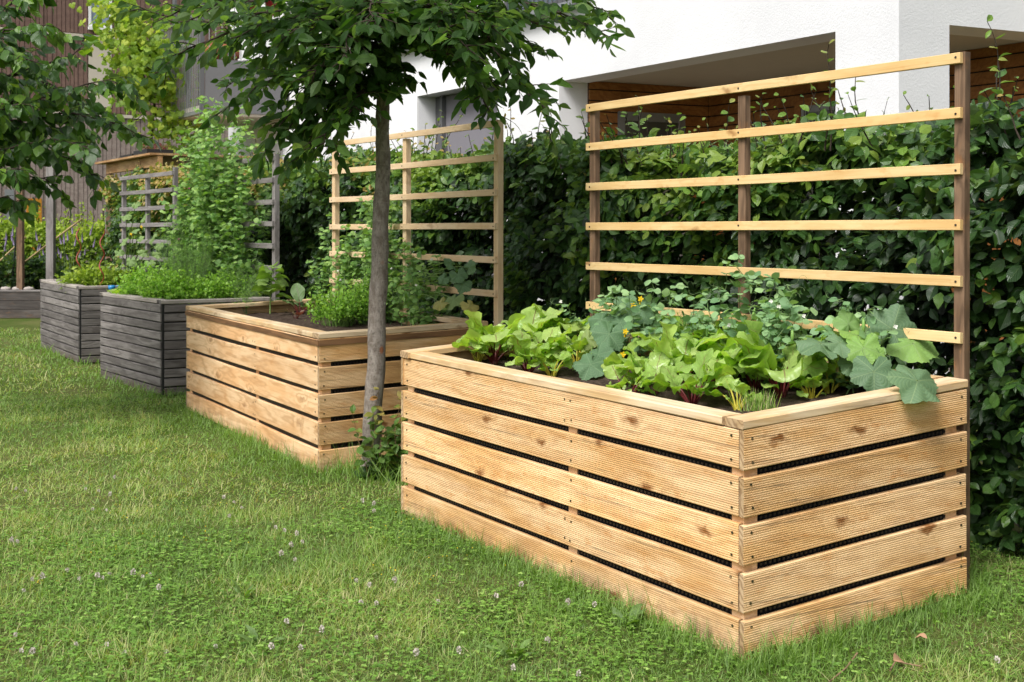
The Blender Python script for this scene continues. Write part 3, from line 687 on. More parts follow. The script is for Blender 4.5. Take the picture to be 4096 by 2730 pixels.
def hedge_leaves(n, mode, per, size):
    t, z, off, dep, out = sprays(n, mode); p = hedge_pt(t, off, z)
    if mode == 'top': d = units(rnd3(n)*.55+A(0,0,.75)-HN*RNG.uniform(-.3,.5,n)[:,None])
    else: d = units(out[None]*.9+rnd3(n)*.55+A(0,0,-.10)+HD[None]*RNG.normal(0,.45,n)[:,None])
    pn = units(A(0,0,.8)[None]-HN[None]*.55+rnd3(n)*.34); sd = units(np.cross(d, pn)); pn = np.cross(sd, d)
    zt = hedge_top(t)
    base = .24+.14*np.sin(t*1.7+z*2)+.16*np.clip((z-.6)/1.2,0,1)+.28*np.clip((z-zt+.45)/.45,0,1)-dep*1.3+.12*np.sin(t*6.3-z*5)  # deep and low leaves tinted darker: shade painted into the hedge
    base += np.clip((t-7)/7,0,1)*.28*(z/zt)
    for i in range(per):
        q = (i+.5)/per; sgn = 1 if i % 2 else -1
        pos = p+d*(q*.26-.13)[...,None] if np.ndim(q) else p+d*(q*.26-.13)
        al = units(d*.75+sd*sgn*.8+A(0,0,-.22)+rnd3(n)*.22); nr = units(pn+rnd3(n)*.28)
        sz = RNG.uniform(.75,1.2,n)*size*(1.05-.35*q)
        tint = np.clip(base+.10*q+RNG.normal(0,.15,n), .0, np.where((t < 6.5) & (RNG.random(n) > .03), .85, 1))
        scatter(fol, BEECH, pos, al, nr, sz, tint)
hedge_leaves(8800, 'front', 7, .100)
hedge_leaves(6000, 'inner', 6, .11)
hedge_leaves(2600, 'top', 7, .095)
# long untrimmed shoots above the top
def shoot(t, off, L, lean, fmb, smb, base_z=None, size=.098, tint=.62, n=None):
    z0 = float(hedge_top(t))-.12 if base_z is None else base_z
    p = hedge_pt(A(t),A(off),A(z0))[0]; n = n or max(4,int(L/.038)); pts=[p]; d = unit(A(0,0,1)+lean)
    st = (L+.12)/n
    for i in range(n): d = unit(d+np.array([random.gauss(0,.10) for _ in range(3)])+A(0,0,.05)); pts.append(pts[-1]+d*st)
    pts = np.array(pts); smb.tube(pts, np.linspace(.0052,.0020,len(pts)), 4)
    sdv = unit(np.cross(d, A(random.uniform(-1,1),random.uniform(-1,1),.2)))
    for i in range(1, len(pts)):
        q = i/(len(pts)-1); sg = 1 if i % 2 else -1
        al = unit(sdv*sg*.9+A(0,0,.35)+np.array([random.gauss(0,.25) for _ in range(3)])); nr = unit(np.array([random.gauss(0,.5),-.5+random.gauss(0,.5),.8]))
        fmb.inst(random.choice(BEECH), pts[i][None], al[None], nr[None], size*(1.1-.62*q)*random.uniform(.8,1.15), A(min(1,tint+.33*q+random.gauss(0,.08))))
for t, off, L, lx in ((-.02,.75,.34,.0),(.10,.8,.62,-.10),(.28,.7,.30,.25),(.42,.8,.50,.0),(.2,.9,.28,-.3),(-.55,.72,.38,.35),(-.35,.8,.30,-.1),(-.75,.7,.45,.2),(-.85,.62,.62,.1),(-1.0,.7,.3,.0),(1.2,.8,.34,.1),(1.35,.7,.46,.0),(1.42,.85,.30,.4),(1.6,.7,.24,-.2),(1.95,.8,.30,.1),(2.25,.75,.34,-.15),(2.5,.7,.22,.1),(2.75,.85,.30,.0),(3.0,.7,.34,.0),(3.1,.65,.22,.2),(3.3,.9,.32,-.3),(3.5,.7,.28,.1),(4.1,.8,.45,.05),(4.3,.8,.25,.0),(4.9,.8,.42,.05),(5.1,.75,.25,.3),(5.9,.85,.50,-.25),(6.1,.8,.5,-.1),(6.15,.7,.3,.2),(6.6,.8,.42,.1)):
    shoot(t, off, L, HD*lx+HN*random.uniform(-.15,.15), fol, wood_mb, tint=.5)
for q in range(110):
    t = random.uniform(3.5, HT1); shoot(t, random.uniform(.6,1.2), random.uniform(.10,.34), HD*random.uniform(-.4,.4), fol, wood_mb, size=.068, tint=.70)
for q in range(95):
    t = random.uniform(HT0, 3.6); shoot(t, random.uniform(.62,1.2), random.uniform(.06,.26), HD*random.uniform(-.5,.5)-HN*.2, fol, wood_mb, size=.07, tint=.52)
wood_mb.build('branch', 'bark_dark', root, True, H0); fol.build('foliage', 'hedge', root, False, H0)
# ================================================================== trees
def polyline(pts, n):
    pts = np.asarray(pts, float); sgl = np.concatenate([[0], np.cumsum(np.linalg.norm(np.diff(pts, axis=0), axis=1))]); s_ = np.linspace(0, sgl[-1], n)
    return np.stack([np.interp(s_, sgl, pts[:, k]) for k in range(3)], 1), sgl[-1]
def crown_branch(fmb, bmb, pts, r0, f0, gap, twl, lsize, tps, tint, droop=.35, spread=1.0, nleaf=9, upd=.05):
    P, Ln = polyline(pts, 14)
    for i in range(1, 13): P[i] += np.array([random.gauss(0,.012) for _ in range(3)])
    bmb.tube(P, np.linspace(r0, .003, 14), 6)
    nt = max(2, int(Ln*(1-f0)/gap)); sg = 1
    for q in range(nt+1):
        f = f0+(1-f0)*(q+random.uniform(-.3,.3))/nt; f = min(max(f,0),1); x = f*13; i = min(int(x),12); p = P[i]+(P[i+1]-P[i])*(x-i); d = unit(P[i+1]-P[i])
        sd = unit(np.cross(d, A(0,0,1)))*sg; sg = -sg
        L_ = twl*random.uniform(.5,1.15)*(1.0-.55*f)
        dd = unit(d*random.uniform(.3,1.0)+sd*spread*random.uniform(.35,1.1)+A(0,0,random.uniform(-.28,.42)+upd)); tp=[p]; n = 6
        for k in range(n): dd = unit(dd+A(0,0,-.09*droop*2)+np.array([random.gauss(0,.08) for _ in range(3)])); tp.append(tp[-1]+dd*L_/n)
        tp = np.array(tp); bmb.tube(tp, np.linspace(.0045,.0012,n+1), 4)
        m_ = max(3, int(nleaf*L_/twl)); fr = np.linspace(.12,1,m_); idx = fr*n; i0 = np.minimum(idx.astype(int), n-1)
        pos = tp[i0]+(tp[i0+1]-tp[i0])*(idx-i0)[:,None]; td = units(tp[i0+1]-tp[i0]); sdv = units(np.cross(td, np.tile(A(0,0,1),(m_,1)))); s2 = np.where(np.arange(m_)%2 == 0, 1, -1)[:,None]
        al = units(td*.75+sdv*s2*.75+A(0,0,-droop)+rnd3(m_)*.25); al[-1] = unit(td[-1]+A(0,0,-droop*.6))
        nr = units(A(0,0,.9)+rnd3(m_)*.62-A(0,.3,0))
        scatter(fmb, tps, pos+rnd3(m_)*.006, al, nr, lsize*RNG.uniform(.65,1.15,m_), np.clip(tint+.10*fr*RNG.random(m_)+RNG.normal(0,.17,m_),0,1))
# hornbeam in the lawn
TD = 7.37
tb = G(850, 1096); root = thing('hornbeam_tree', 'young tree with slim grey spotted trunk standing between the two new beds', 'tree', tb)
tr = MB(); prof = [(849,1100,.066),(852,1050,.061),(857,960,.059),(863,850,.058),(867,740,.056),(870,640,.055),(874,540,.052),(878,440,.048),(880,340,.044),(880,260,.0415),(880,190,.039),(884,120,.036),(893,60,.034),(903,0,.032),(906,-160,.027),(900,-320,.02),(905,-520,.008)]
P = np.array([W(x,y,TD) for x,y,_ in prof]); rad = np.array([r for *_,r in prof])
P2, _ = polyline(P, 60); s0 = np.linspace(0,1,len(rad)); sg_ = np.concatenate([[0],np.cumsum(np.linalg.norm(np.diff(P,axis=0),axis=1))]); r2 = np.interp(np.linspace(0,sg_[-1],60), sg_, rad)
P2[:,0] += .004*np.sin(np.arange(60)*.8); tr.tube(P2, r2*(1+.035*np.sin(np.arange(60)*1.7)), 18)
vv = tr.v[0]; vv += RNG.normal(0,.0012,vv.shape)
tr.build('trunk', 'bark', root, True, tb)
fmb = MB(); bmb = MB()
def BR(*pts): return np.array([W(x,y,d) for x,y,d in pts])
O = (888,120,TD)
brs = [ # left side, hanging lower the nearer the trunk
 (BR((884,90,TD),(760,40,7.2),(560,60,7.0),(420,118,6.9),(372,165,6.9)),.017,.18),
 (BR((884,60,TD),(720,-10,7.5),(520,10,7.6),(380,30,7.7),(300,22,7.8)),.017,.2),
 (BR((882,150,TD),(780,130,7.1),(640,180,6.9),(540,238,6.8),(500,262,6.8)),.014,.15),
 (BR((880,190,TD),(790,200,7.2),(700,255,7.0),(640,318,6.9),(610,352,6.9)),.012,.15),
 (BR((880,215,TD),(810,225,7.5),(740,300,7.5),(700,345,7.5),(690,375,7.5)),.010,.15),
 (BR((882,170,TD),(830,190,7.0),(780,270,6.8),(745,330,6.7)),.010,.15),
 (BR((884,130,TD),(800,90,7.9),(680,110,8.1),(560,170,8.2),(520,200,8.2)),.012,.15),
 (BR((886,40,TD),(760,-40,6.9),(620,-30,6.6),(500,0,6.4),(430,50,6.3)),.014,.2),
 (BR((888,100,TD),(840,60,6.9),(800,90,6.6),(780,160,6.4)),.010,.1),
 (BR((884,200,TD),(850,190,7.0),(820,235,6.8),(800,265,6.7)),.008,.1),
 # right side
 (BR((890,90,TD),(960,60,7.2),(1050,110,7.0),(1100,190,6.9),(1130,262,6.8)),.012,.2),
 (BR((892,60,TD),(990,20,7.2),(1110,70,7.0),(1170,160,6.9),(1225,235,6.8),(1262,282,6.8)),.013,.2),
 (BR((893,40,TD),(1020,-20,7.1),(1180,0,7.0),(1300,40,6.9),(1400,86,6.8)),.014,.2),
 (BR((894,20,TD),(1020,-60,7.4),(1180,-60,7.5),(1320,-20,7.6),(1398,40,7.6)),.013,.25),
 (BR((890,80,TD),(930,60,6.9),(990,50,6.6),(1040,75,6.4),(1085,120,6.3)),.009,.1),
 (BR((890,110,TD),(950,100,7.7),(1020,90,7.9),(1090,150,8.0),(1120,220,8.0)),.010,.25),
 (BR((890,50,TD),(960,10,6.9),(1070,20,6.5),(1160,70,6.3)),.010,.15),
 (BR((884,130,TD),(900,120,7.1),(925,150,7.0),(940,185,6.9)),.006,.2),
 (BR((886,60,TD),(860,10,6.9),(850,0,6.5),(840,60,6.3)),.009,.1)]
for x,y,d in ((490,130,7.6),(540,90,6.7),(600,180,7.6),(640,240,7.3),(600,130,7.1),(690,210,6.6),(700,300,7.1),(650,90,6.5),(740,120,6.9),(760,240,7.3),(770,330,7.1),(820,170,6.7),(830,240,7.0),(840,120,7.8),(690,360,7.2),(450,50,7.2),(800,30,6.6),(720,60,7.9),(860,60,6.5),(630,290,6.9),
   (980,90,7.1),(1040,60,7.5),(1080,170,6.7),(1110,110,7.2),(1150,210,7.3),(1170,90,6.9),(1200,170,7.1),(1240,120,7.3),(1280,70,7.0),(1340,60,7.3),(1120,40,6.4),(1040,130,7.6)):
    y0 = max(20, min(205, y-70-.12*abs(x-888))) ; brs.append((BR((886,y0,TD),(888+(x-888)*.4,y0+(y-y0)*.05,TD+(d-TD)*.5),(888+(x-888)*.8,y0+(y-y0)*.55,d),(x,y,d)),.008,.22))
for b_, r_, f_ in brs: crown_branch(fmb, bmb, b_, r_, f_, .043, .34, .100, HORN, .45, .22, 1.0, 11)
for q in range(30):                                    # rest of the crown above the picture
    a_ = q*2.4; z0 = 2.9+q*.085; rr = random.uniform(.8,1.5)*(1-.45*q/30); p0 = A(-.75,TD,z0); e = p0+A(math.cos(a_)*rr, math.sin(a_)*rr*.9, random.uniform(.15,.5))
    crown_branch(fmb, bmb, [p0, p0+(e-p0)*.5+A(0,0,.10), e], .012, .2, .085, .36, .11, HORN, .5, .35, 1.0, 7)
bmb.build('branch', 'bark_dark', root, True, tb); fmb.build('crown', 'hornbeam', root, False, tb)
# suckers at the foot of the trunk
root = thing('sucker_shoots', 'leafy young shoots with reddish tips at the foot of the trunk', 'shoots', tb+A(.05,-.08,0)); f1 = MB(); b1 = MB()
for i in range(17):
    a_ = random.uniform(-.6,3.6)-1.2; p = tb+A(.09+random.uniform(-.10,.12), -.07+random.uniform(-.05,.03), -.02); L_ = random.uniform(.18,.66); d = unit(A(random.uniform(-.25,.42),random.uniform(-.35,.05),1)); pts=[p]
    n = max(5,int(L_/.05))
    for k in range(n): d = unit(d+np.array([random.gauss(0,.07) for _ in range(3)])); pts.append(pts[-1]+d*L_/n)
    pts = np.array(pts); b1.tube(pts, np.linspace(.0032,.001,len(pts)), 4)
    for k in range(1,len(pts)):
        for rep in range(2):
            q = k/len(pts); zh = pts[k][2]; al = unit(np.array([random.gauss(0,1),random.gauss(-.2,.8),random.gauss(-.05,.3)])); nr = unit(np.array([random.gauss(0,.4),random.gauss(-.4,.4),.9]))
            f1.inst(random.choice(BEECH), pts[k][None], al[None], nr[None], .082*(1.15-.6*q)*random.uniform(.7,1.2), A(np.clip(.2+1.15*zh+random.gauss(0,.14),0,1)))
b1.build('stem', 'twig', root, True, tb+A(.05,-.08,0)); f1.build('foliage', 'sucker', root, False, tb+A(.05,-.08,0))
# cherry at the left edge
cb = A(-4.95,9.1,0); root = thing('cherry_tree', 'dark green broad leaved cherry tree hanging in at the left edge', 'tree', cb)
mb = MB(); mb.tube([cb+A(0,0,-.02),cb+A(.02,0,.6),cb+A(0,.03,1.3),cb+A(-.03,0,2.2),cb+A(.03,.02,3.2),cb+A(0,0,4.4)], [.10,.085,.08,.065,.045,.012], 14); mb.build('trunk', 'bark_dark', root, True, cb)
fmb = MB(); bmb = MB(); c0 = (-236,330,9.1)
cbr = [(BR((-236,430,9.1),(-60,370,9.0),(90,340,8.9),(170,370,8.8),(215,410,8.8)),.022,.25),
 (BR((-236,300,9.1),(-80,200,9.0),(80,150,8.9),(160,130,8.8),(196,100,8.8)),.022,.25),
 (BR((-236,350,9.1),(-40,250,8.8),(120,220,8.6),(240,190,8.5),(300,205,8.5)),.02,.25),
 (BR((-236,340,9.1),(-20,280,8.9),(150,260,8.8),(265,280,8.7),(325,315,8.7)),.02,.25),
 (BR((-236,420,9.1),(-60,360,8.8),(60,330,8.6),(130,320,8.5),(200,340,8.4)),.018,.2),
 (BR((-236,200,9.1),(-100,60,9.0),(20,10,8.9),(110,-30,8.9)),.018,.2),
 (BR((-236,250,9.1),(-80,120,8.7),(30,70,8.5),(120,60,8.4)),.018,.2),
 (BR((-236,500,9.1),(-100,470,8.9),(0,460,8.8),(60,460,8.8)),.014,.3),
 (BR((-236,440,9.1),(-80,420,9.3),(40,400,9.4),(120,420,9.4),(150,450,9.4)),.016,.25),
 (BR((-236,320,9.1),(-100,280,8.6),(0,250,8.3),(70,240,8.2)),.014,.2),
 (BR((-236,250,9.1),(-60,180,9.5),(90,190,9.7),(190,240,9.8),(260,270,9.8)),.016,.25),
 (BR((-236,380,9.1),(-80,330,9.4),(40,310,9.5),(140,300,9.6),(210,310,9.6)),.016,.25),
 (BR((-236,300,9.1),(-120,150,8.8),(-20,110,8.5),(70,140,8.3)),.014,.2),
 (BR((-236,460,9.1),(-120,400,8.6),(-30,380,8.3),(40,390,8.2)),.014,.2),
 (BR((-236,330,9.1),(-40,300,9.1),(60,290,9.0),(130,295,9.0)),.014,.15)]
for b_, r_, f_ in cbr: crown_branch(fmb, bmb, b_, r_, f_, .044, .34, .108, OVATE, .52, .60, 1.0, 11)
for q in range(26):
    a_ = q*2.4; z0 = 2.8+q*.11; rr = random.uniform(.8,1.5)*(1-.4*q/26); p0 = cb+A(0,0,z0); e = p0+A(math.cos(a_)*rr, math.sin(a_)*rr, random.uniform(0,.4))
    crown_branch(fmb, bmb, [p0, p0+(e-p0)*.5+A(0,0,.1), e], .012, .2, .12, .4, .125, OVATE, .45, .45, 1.0, 7)
bmb.build('branch', 'bark_dark', root, True, cb); fmb.build('crown', 'cherry', root, False, cb)
# ================================================================== white house
C0 = A(2.99,9.08,0); FX = HD; FN = A(.912,.410,0)          # along the facade, and into the building
def hp(t, w, z): return C0+t*FX+w*FN+A(0,0,z)
def hbox(mb, t0, t1, w0, w1, z0, z1, mat=0):
    v = [hp(t,w,z) for z in (z0,z1) for t,w in ((t0,w0),(t1,w0),(t1,w1),(t0,w1))]
    return mb.add(v, [(0,1,2,3),(7,6,5,4),(1,0,4,5),(2,1,5,6),(3,2,6,7),(0,3,7,4)], mat=mat)
house = thing('white_house', 'white rendered apartment house with timber lined corner porch behind the hedge', 'house', C0)
def hpart(name, mat, boxes, parent=None, smooth=False):
    mb = MB()
    for b in boxes: hbox(mb, *b)
    return mb.build(name, mat, parent or house, off=C0) if parent is None else mb.build(name, mat, parent, off=C0)
ZO = 3.165
hpart('wall', 'plaster', [(-.0,5.72,0,.35,ZO,7.2),(5.72,7.70,0,.35,3.30,7.2),(7.70,15,0,.35,ZO,7.2),(0,.63,.0,.513,-.05,ZO-.0),(4.52,5.72,0,.35,-.05,ZO),(7.70,15,0,.35,-.05,ZO),(5.72,7.70,.30,.35,-.05,3.30),
   (0,.35,.351,9,ZO,7.2),(0,.35,2.6,9,-.05,ZO-.001)])
hpart('ceiling', 'soffit', [(.352,4.519,.352,3.4,ZO+.02,ZO+.12)])
hpart('porch_floor', 'soffit', [(.0,5,.0,3.4,-.04,.02)])
def cladding(boxes, face):                                   # horizontal boards with open joints
    mb = MB()
    t0,t1,w0,w1,z0,z1 = boxes; z = z0
    while z < z1-.02:
        hbox(mb, t0,t1,w0,w1,z,min(z+.108,z1)); z += .122
    return mb
o = cladding((-.5,4.47,1.90,1.925,.05,ZO+.015),0).build('timber_cladding','clad_orange',house,off=C0)
o = cladding((4.475,4.50,.352,1.899,.05,ZO+.015),0).build('timber_cladding','clad_orange',house,off=C0)
hpart('cladding_backing', 'black', [(-.5,4.505,1.94,2.0,.0,ZO+.018),(4.501,4.515,.352,1.94,.0,ZO+.018)])
# porch door in the side wall, seen above the hedge
d_ = hpart('porch_door', 'metal', [(4.44,4.474,.70,.77,.02,2.86),(4.44,4.474,1.48,1.56,.02,2.86),(4.44,4.474,.77,1.48,2.76,2.86),(4.44,4.474,.77,1.48,.02,.12)])
hpart('glass', 'glass_olive', [(4.452,4.458,.77,1.48,.12,2.76)], d_)
hpart('blind', 'soffit', [(4.4605,4.464,.78,1.47,.2+i*.16,.2+i*.16+.115) for i in range(16)], d_)
w_ = hpart('porch_window', 'clad_orange', [(2.05,2.13,1.86,1.899,.05,2.92),(3.02,3.10,1.86,1.899,.05,2.92),(2.13,3.02,1.86,1.899,2.84,2.92)])
hpart('window_frame', 'metal', [(2.13,2.20,1.87,1.899,.05,2.84),(2.95,3.02,1.87,1.899,.05,2.84),(2.20,2.95,1.87,1.899,2.77,2.84)], w_)
hpart('glass', 'glass_olive', [(2.20,2.95,1.885,1.89,.05,2.77)], w_)
# blind window in the niche
n_ = hpart('niche_frame', 'whiteframe', [(5.60,5.72,-.03,.0-.001,-.05,3.42),(7.70,7.86,-.03,-.001,-.05,3.42),(5.72,7.70,-.03,-.001,3.30,3.42)])
hpart('roller_blind', 'shutter', [(5.74,7.40,.22,.26,.6,3.29)])
hpart('guide_rail', 'metal_dark', [(7.40,7.45,.16,.24,.3,3.29),(7.45,7.68,.22,.29,.2,3.29)])
# upper windows
for t0,t1 in ((4.0,5.6),(7.1,8.9)):
    u_ = hpart('window', 'metal_dark', [(t0,t1,-.02,-.002,3.98,4.05),(t0,t0+.07,-.02,-.002,4.05,5.9),(t1-.07,t1,-.02,-.002,4.05,5.9),(t0+.07,t1-.07,-.02,-.002,5.83,5.9)])
    hpart('glass', 'glass', [(t0+.07,t1-.07,-.012,-.004,4.05,5.83)], u_)
    hpart('sill', 'metal', [(t0-.08,t1+.08,-.14,-.021,3.93,3.975)], u_)
    hpart('railing', 'metal_dark', [(t0+.02+i*.09,t0+.032+i*.09,-.12,-.108,3.976,4.95) for i in range(int((t1-t0)/.09))]+[(t0,t1,-.125,-.10,4.951,4.99)], u_)
# balcony on the far end
BT0, BT1, BW = 12.1, 14.3, -1.40
bal = hpart('balcony', 'soffit', [(BT0,BT1,BW,-.002,3.36,3.52)])
rb = [(BT0+.03+i*.085,BT0+.044+i*.085,BW-.012,BW+.002,3.40,4.95) for i in range(26)]
hpart('railing', 'metal', rb+[(BT0,BT1,BW-.035,BW-.013,3.38,3.44),(BT0,BT1,BW-.035,BW-.013,4.96,5.0)], bal)
hpart('railing_post', 'metal_dark', [(BT0-.02,BT0+.029,BW-.03,BW+.03,3.37,6.2),(BT0+.75,BT0+.86,BW+.02,BW+.06,3.53,6.2),(BT0+1.5,BT0+1.62,BW+.02,BW+.06,3.53,6.2)], bal)
hpart('side_panel', 'panel_grey', [(BT0-.02,BT0-.005,BW+.04,-.05,3.40,4.25)], bal)
hpart('side_railing', 'metal', [(BT0-.016,BT0-.004,BW+.10+i*.10,BW+.112+i*.10,4.26,5.3) for i in range(13)], bal)
hpart('back_panel', 'panel_grey', [(BT0+.1,BT1-.1,-.5,-.46,3.53,4.3)], bal)
def lathe(mb, prof, c, seg=20, mat=0):
    an = np.arange(seg)*2*math.pi/seg; v = np.array([[(r*math.cos(a),r*math.sin(a),z) for a in an] for r,z in prof]).reshape(-1,3)+np.asarray(c)
    j = np.arange(seg); k = (j+1)%seg
    return mb.add(v, [np.concatenate([np.stack([i*seg+j,i*seg+k,(i+1)*seg+k,(i+1)*seg+j],1) for i in range(len(prof)-1)])], mat=mat)
def pot(label, p, r, h, mat, plantmat=None, cat='flower pot'):
    root = thing('flower_pot', label, cat, p, 'pots on the balcony'); mb = MB()
    lathe(mb, [(.0,0),(r*.72,0),(r*.95,h*.8),(r*1.05,h*.8),(r*1.06,h),(r*.95,h),(r*.9,h*.9),(0,h*.88)], (0,0,0)); mb.build('pot', mat, root, True)
    if plantmat:
        f = MB(); n = 150; pos = rnd3(n)*A(r*.8,r*.8,h*.45)+A(0,0,h*1.5); scatter(f, OVATE, pos, rnd3(n)+A(0,0,.3), rnd3(n)+A(0,0,.8), RNG.uniform(.05,.10,n), RNG.random(n)); f.build('foliage', plantmat, root)
pot('large terracotta pot standing on the balcony floor behind the rails', hp(BT0+.34,BW+.42,3.53), .27, 1.0, 'terracotta', 'vine')
pot('red plastic pot hung high on the near side of the balcony', hp(BT0-.16,BW+.75,5.02), .15, .26, 'red_pot', 'vine')
pot('second red pot beside it, close to the house wall', hp(BT0-.16,BW+1.08,4.99), .14, .25, 'red_pot', 'vine')
# ================================================================== brown building at the far end
Bn = unit(A(.839,.545,0)); Bd = A(-Bn[1],Bn[0],0); B0 = A(-14.7,42.0,0)
def bp(s, w, z): return B0+s*Bn+w*Bd+A(0,0,z)
def bbox(mb, s0,s1,w0,w1,z0,z1):
    v = [bp(s,w,z) for z in (z0,z1) for s,w in ((s0,w0),(s1,w0),(s1,w1),(s0,w1))]
    mb.add(v, [(0,3,2,1),(4,5,6,7),(0,1,5,4),(1,2,6,5),(2,3,7,6),(3,0,4,7)])
bld = thing('brown_building', 'tall building clad in dark brown vertical boards at the far end', 'building', B0)
def bpart(name, mat, boxes, parent=None):
    mb = MB()
    for b in boxes: bbox(mb, *b)
    return mb.build(name, mat, parent or bld, off=B0)
bpart('wall', 'brown_clad', [(-9,26,.08,1.0,0,16)])
rr_ = random.Random(5); lo=[]; up=[]; mid=[]; s = -9
while s < 24:
    w_ = rr_.choice((.13,.16,.2)); j_ = rr_.uniform(-.02,.02)
    lo.append((s,s+w_-.02,.02+j_,.078,.0,5.52)); mid.append((s,s+w_-.02,.01+j_,.078,5.70,8.30)); up.append((s,s+w_-.02,.01+j_,.078,8.48,16)); s += w_
def clear(bx, wins):
    out=[]
    for b in bx:
        cut=[w for w in wins if b[1] > w[0] and b[0] < w[1] and b[4] < w[3] and b[5] > w[2]]
        if not cut: out.append(b)
        else:
            w=cut[0]
            if w[2]-b[4] > .05: out.append((*b[:4],b[4],w[2]))
            if b[5]-w[3] > .05: out.append((*b[:4],w[3],b[5]))
    return out
wx0, wx1 = -.42, .38
bpart('lower_cladding', 'grey_clad', lo); bpart('middle_cladding', 'brown_clad', clear(mid,[(wx0,wx1,5.9,8.3)])); bpart('upper_cladding', 'brown_clad', clear(up,[(wx0,wx1,8.72,16)]))
bpart('ledge', 'cream', [(-9,24,-.06,.079,5.54,5.66),(-9,24,-.06,.079,8.33,8.44)])
bpart('infill_panel', 'cream', [(wx0,wx1,-.0,.078,5.9,8.28)]); bpart('infill_panel', 'cream', [(wx0,wx1,.0,.078,10.03,11.3)])
wn = bpart('window', 'whiteframe', [(wx0,wx1,-.05,.07,8.74,8.84),(wx0-.02,wx1+.04,-.12,.07,8.62,8.735),(wx0,wx0+.08,-.05,.07,8.84,9.95),(wx1-.08,wx1,-.05,.07,8.84,9.95),(wx0,wx1,-.05,.07,9.955,10.02)])
bpart('pane', 'glass_blue', [(wx0+.08,wx1-.08,.0,.02,8.84,9.95)], wn)
bpart('blind', 'whiteframe', [(wx0+.08,wx1-.08,.021,.03,8.84,9.25)], wn)
bpart('door', 'orange', [(-2.5,-2.0,-.02,.018,0,2.6)]); bpart('door', 'orange', [(-3.8,-3.5,-.02,.018,0,2.6)]); bpart('door_frame', 'metal', [(-3.2,-2.9,-.02,.018,0,2.9)])
# climbing vine between balcony and brown wall
vp = hp(14.6,-1.5,0); root = thing('climbing_vine', 'yellow green climbing vine spilling over the balcony rails', 'climber', vp); f = MB(); st = MB()
pts = [(262,20),(300,60),(340,110),(330,150),(380,170),(330,210),(360,250),(395,150),(400,295),(275,40),(262,70),(288,120),(320,30),(300,150),(345,130),(310,90),(350,190),(300,200),(370,305),(425,305)]
c_ = W(340,330,19.5); st.tube([vp, vp+A(.05,0,1.5), vp+A(0,0,2.8), W(355,240,19.8), W(350,150,19.8), W(300,60,19.8)], .02, 6)
for i,(x,y) in enumerate(pts):
    d = 19.2+random.uniform(-.3,.8); c = W(x,y,d); st.tube([W(355,240,19.8), (W(355,240,19.8)+c)/2+rnd3(1)[0]*.2, c], .008, 4)
    n = 70; pos = c+rnd3(n)*A(.26,.28,.22)+A(0,0,.02); nr = units(rnd3(n)*.6+A(-.2,-.7,.6)); al = units(rnd3(n)*.6+A(0,0,-.7))
    f.inst(palm_tp(.12,3.4,.05,i,base=.85), pos, al, nr, RNG.uniform(.04,.085,n), np.clip(RNG.normal(.62 if y < 150 else .45,.22,n),0,1))
for i in range(150):
    q = random.random(); c = W(262+q*140+random.gauss(0,14), 22+q*230+random.gauss(0,22), 19.6)
    f.inst(palm_tp(.12,3.4,.05,1,base=.85), c[None], unit(rnd3(1)[0]+A(0,0,-.6))[None], unit(rnd3(1)[0]*.6+A(-.2,-.7,.6))[None], RNG.uniform(.05,.09,1), np.clip(RNG.normal(.7,.2,1),0,1))
st.build('stem', 'bark_dark', root, True, vp); f.build('foliage', 'vine', root, False, vp)
# ================================================================== shelter, posts, low bed and hedge on the left
def wbox(mb, lo, hi): return mb.box(lo, hi)
sp = W(445/K,668/K,19.0); sp[2] = 0
root = thing('timber_shelter', 'timber shelter frame with orange beam holding black seed trays', 'shelter', sp)
def along(name, mat, p0, p1, h, w, parent=root):
    X,Y,Z = frame(A(*p0),A(*p1)); L_ = np.linalg.norm(A(*p1)-A(*p0)); mb = MB(); mb.box((0,-w/2,-h/2),(L_,w/2,h/2)); o = mb.build(name, mat, parent); setmat(o, X,Y,Z, A(*p0)-sp); return o
b0 = A(sp[0]-.1,sp[1]+.15,2.52); b1 = b0+A(1.55,-2.35,0)
along('beam', 'beam', b0, b1, .15, .07); b2 = b0+Bn*1.5; b3 = b1+Bn*1.5; along('beam', 'grey_slat', b2, b3, .15, .07)
along('roof_board', 'beam', b0-A(.12,-.15,-.1)+Bn*.7, b1+A(0,0,.1)+Bn*.7, .03, 1.7)
for q in (b0+unit(b1-b0)*.1, b1-unit(b1-b0)*.1, b2+unit(b1-b0)*.1, b3-unit(b1-b0)*.1):
    mb = MB(); mb.box((-.05,-.05,0),(.05,.05,2.44)); o = mb.build('post', 'post_brown', root); o.location = Vector(A(q[0],q[1],0)-sp)
mb = MB(); mb.box((-.07,-.015,0),(-.052,.015,2.4)); o = mb.build('downpipe', 'metal', root); o.location = Vector(A(b0[0],b0[1],0)+unit(b1-b0)*.1*A(1,1,0)-sp)
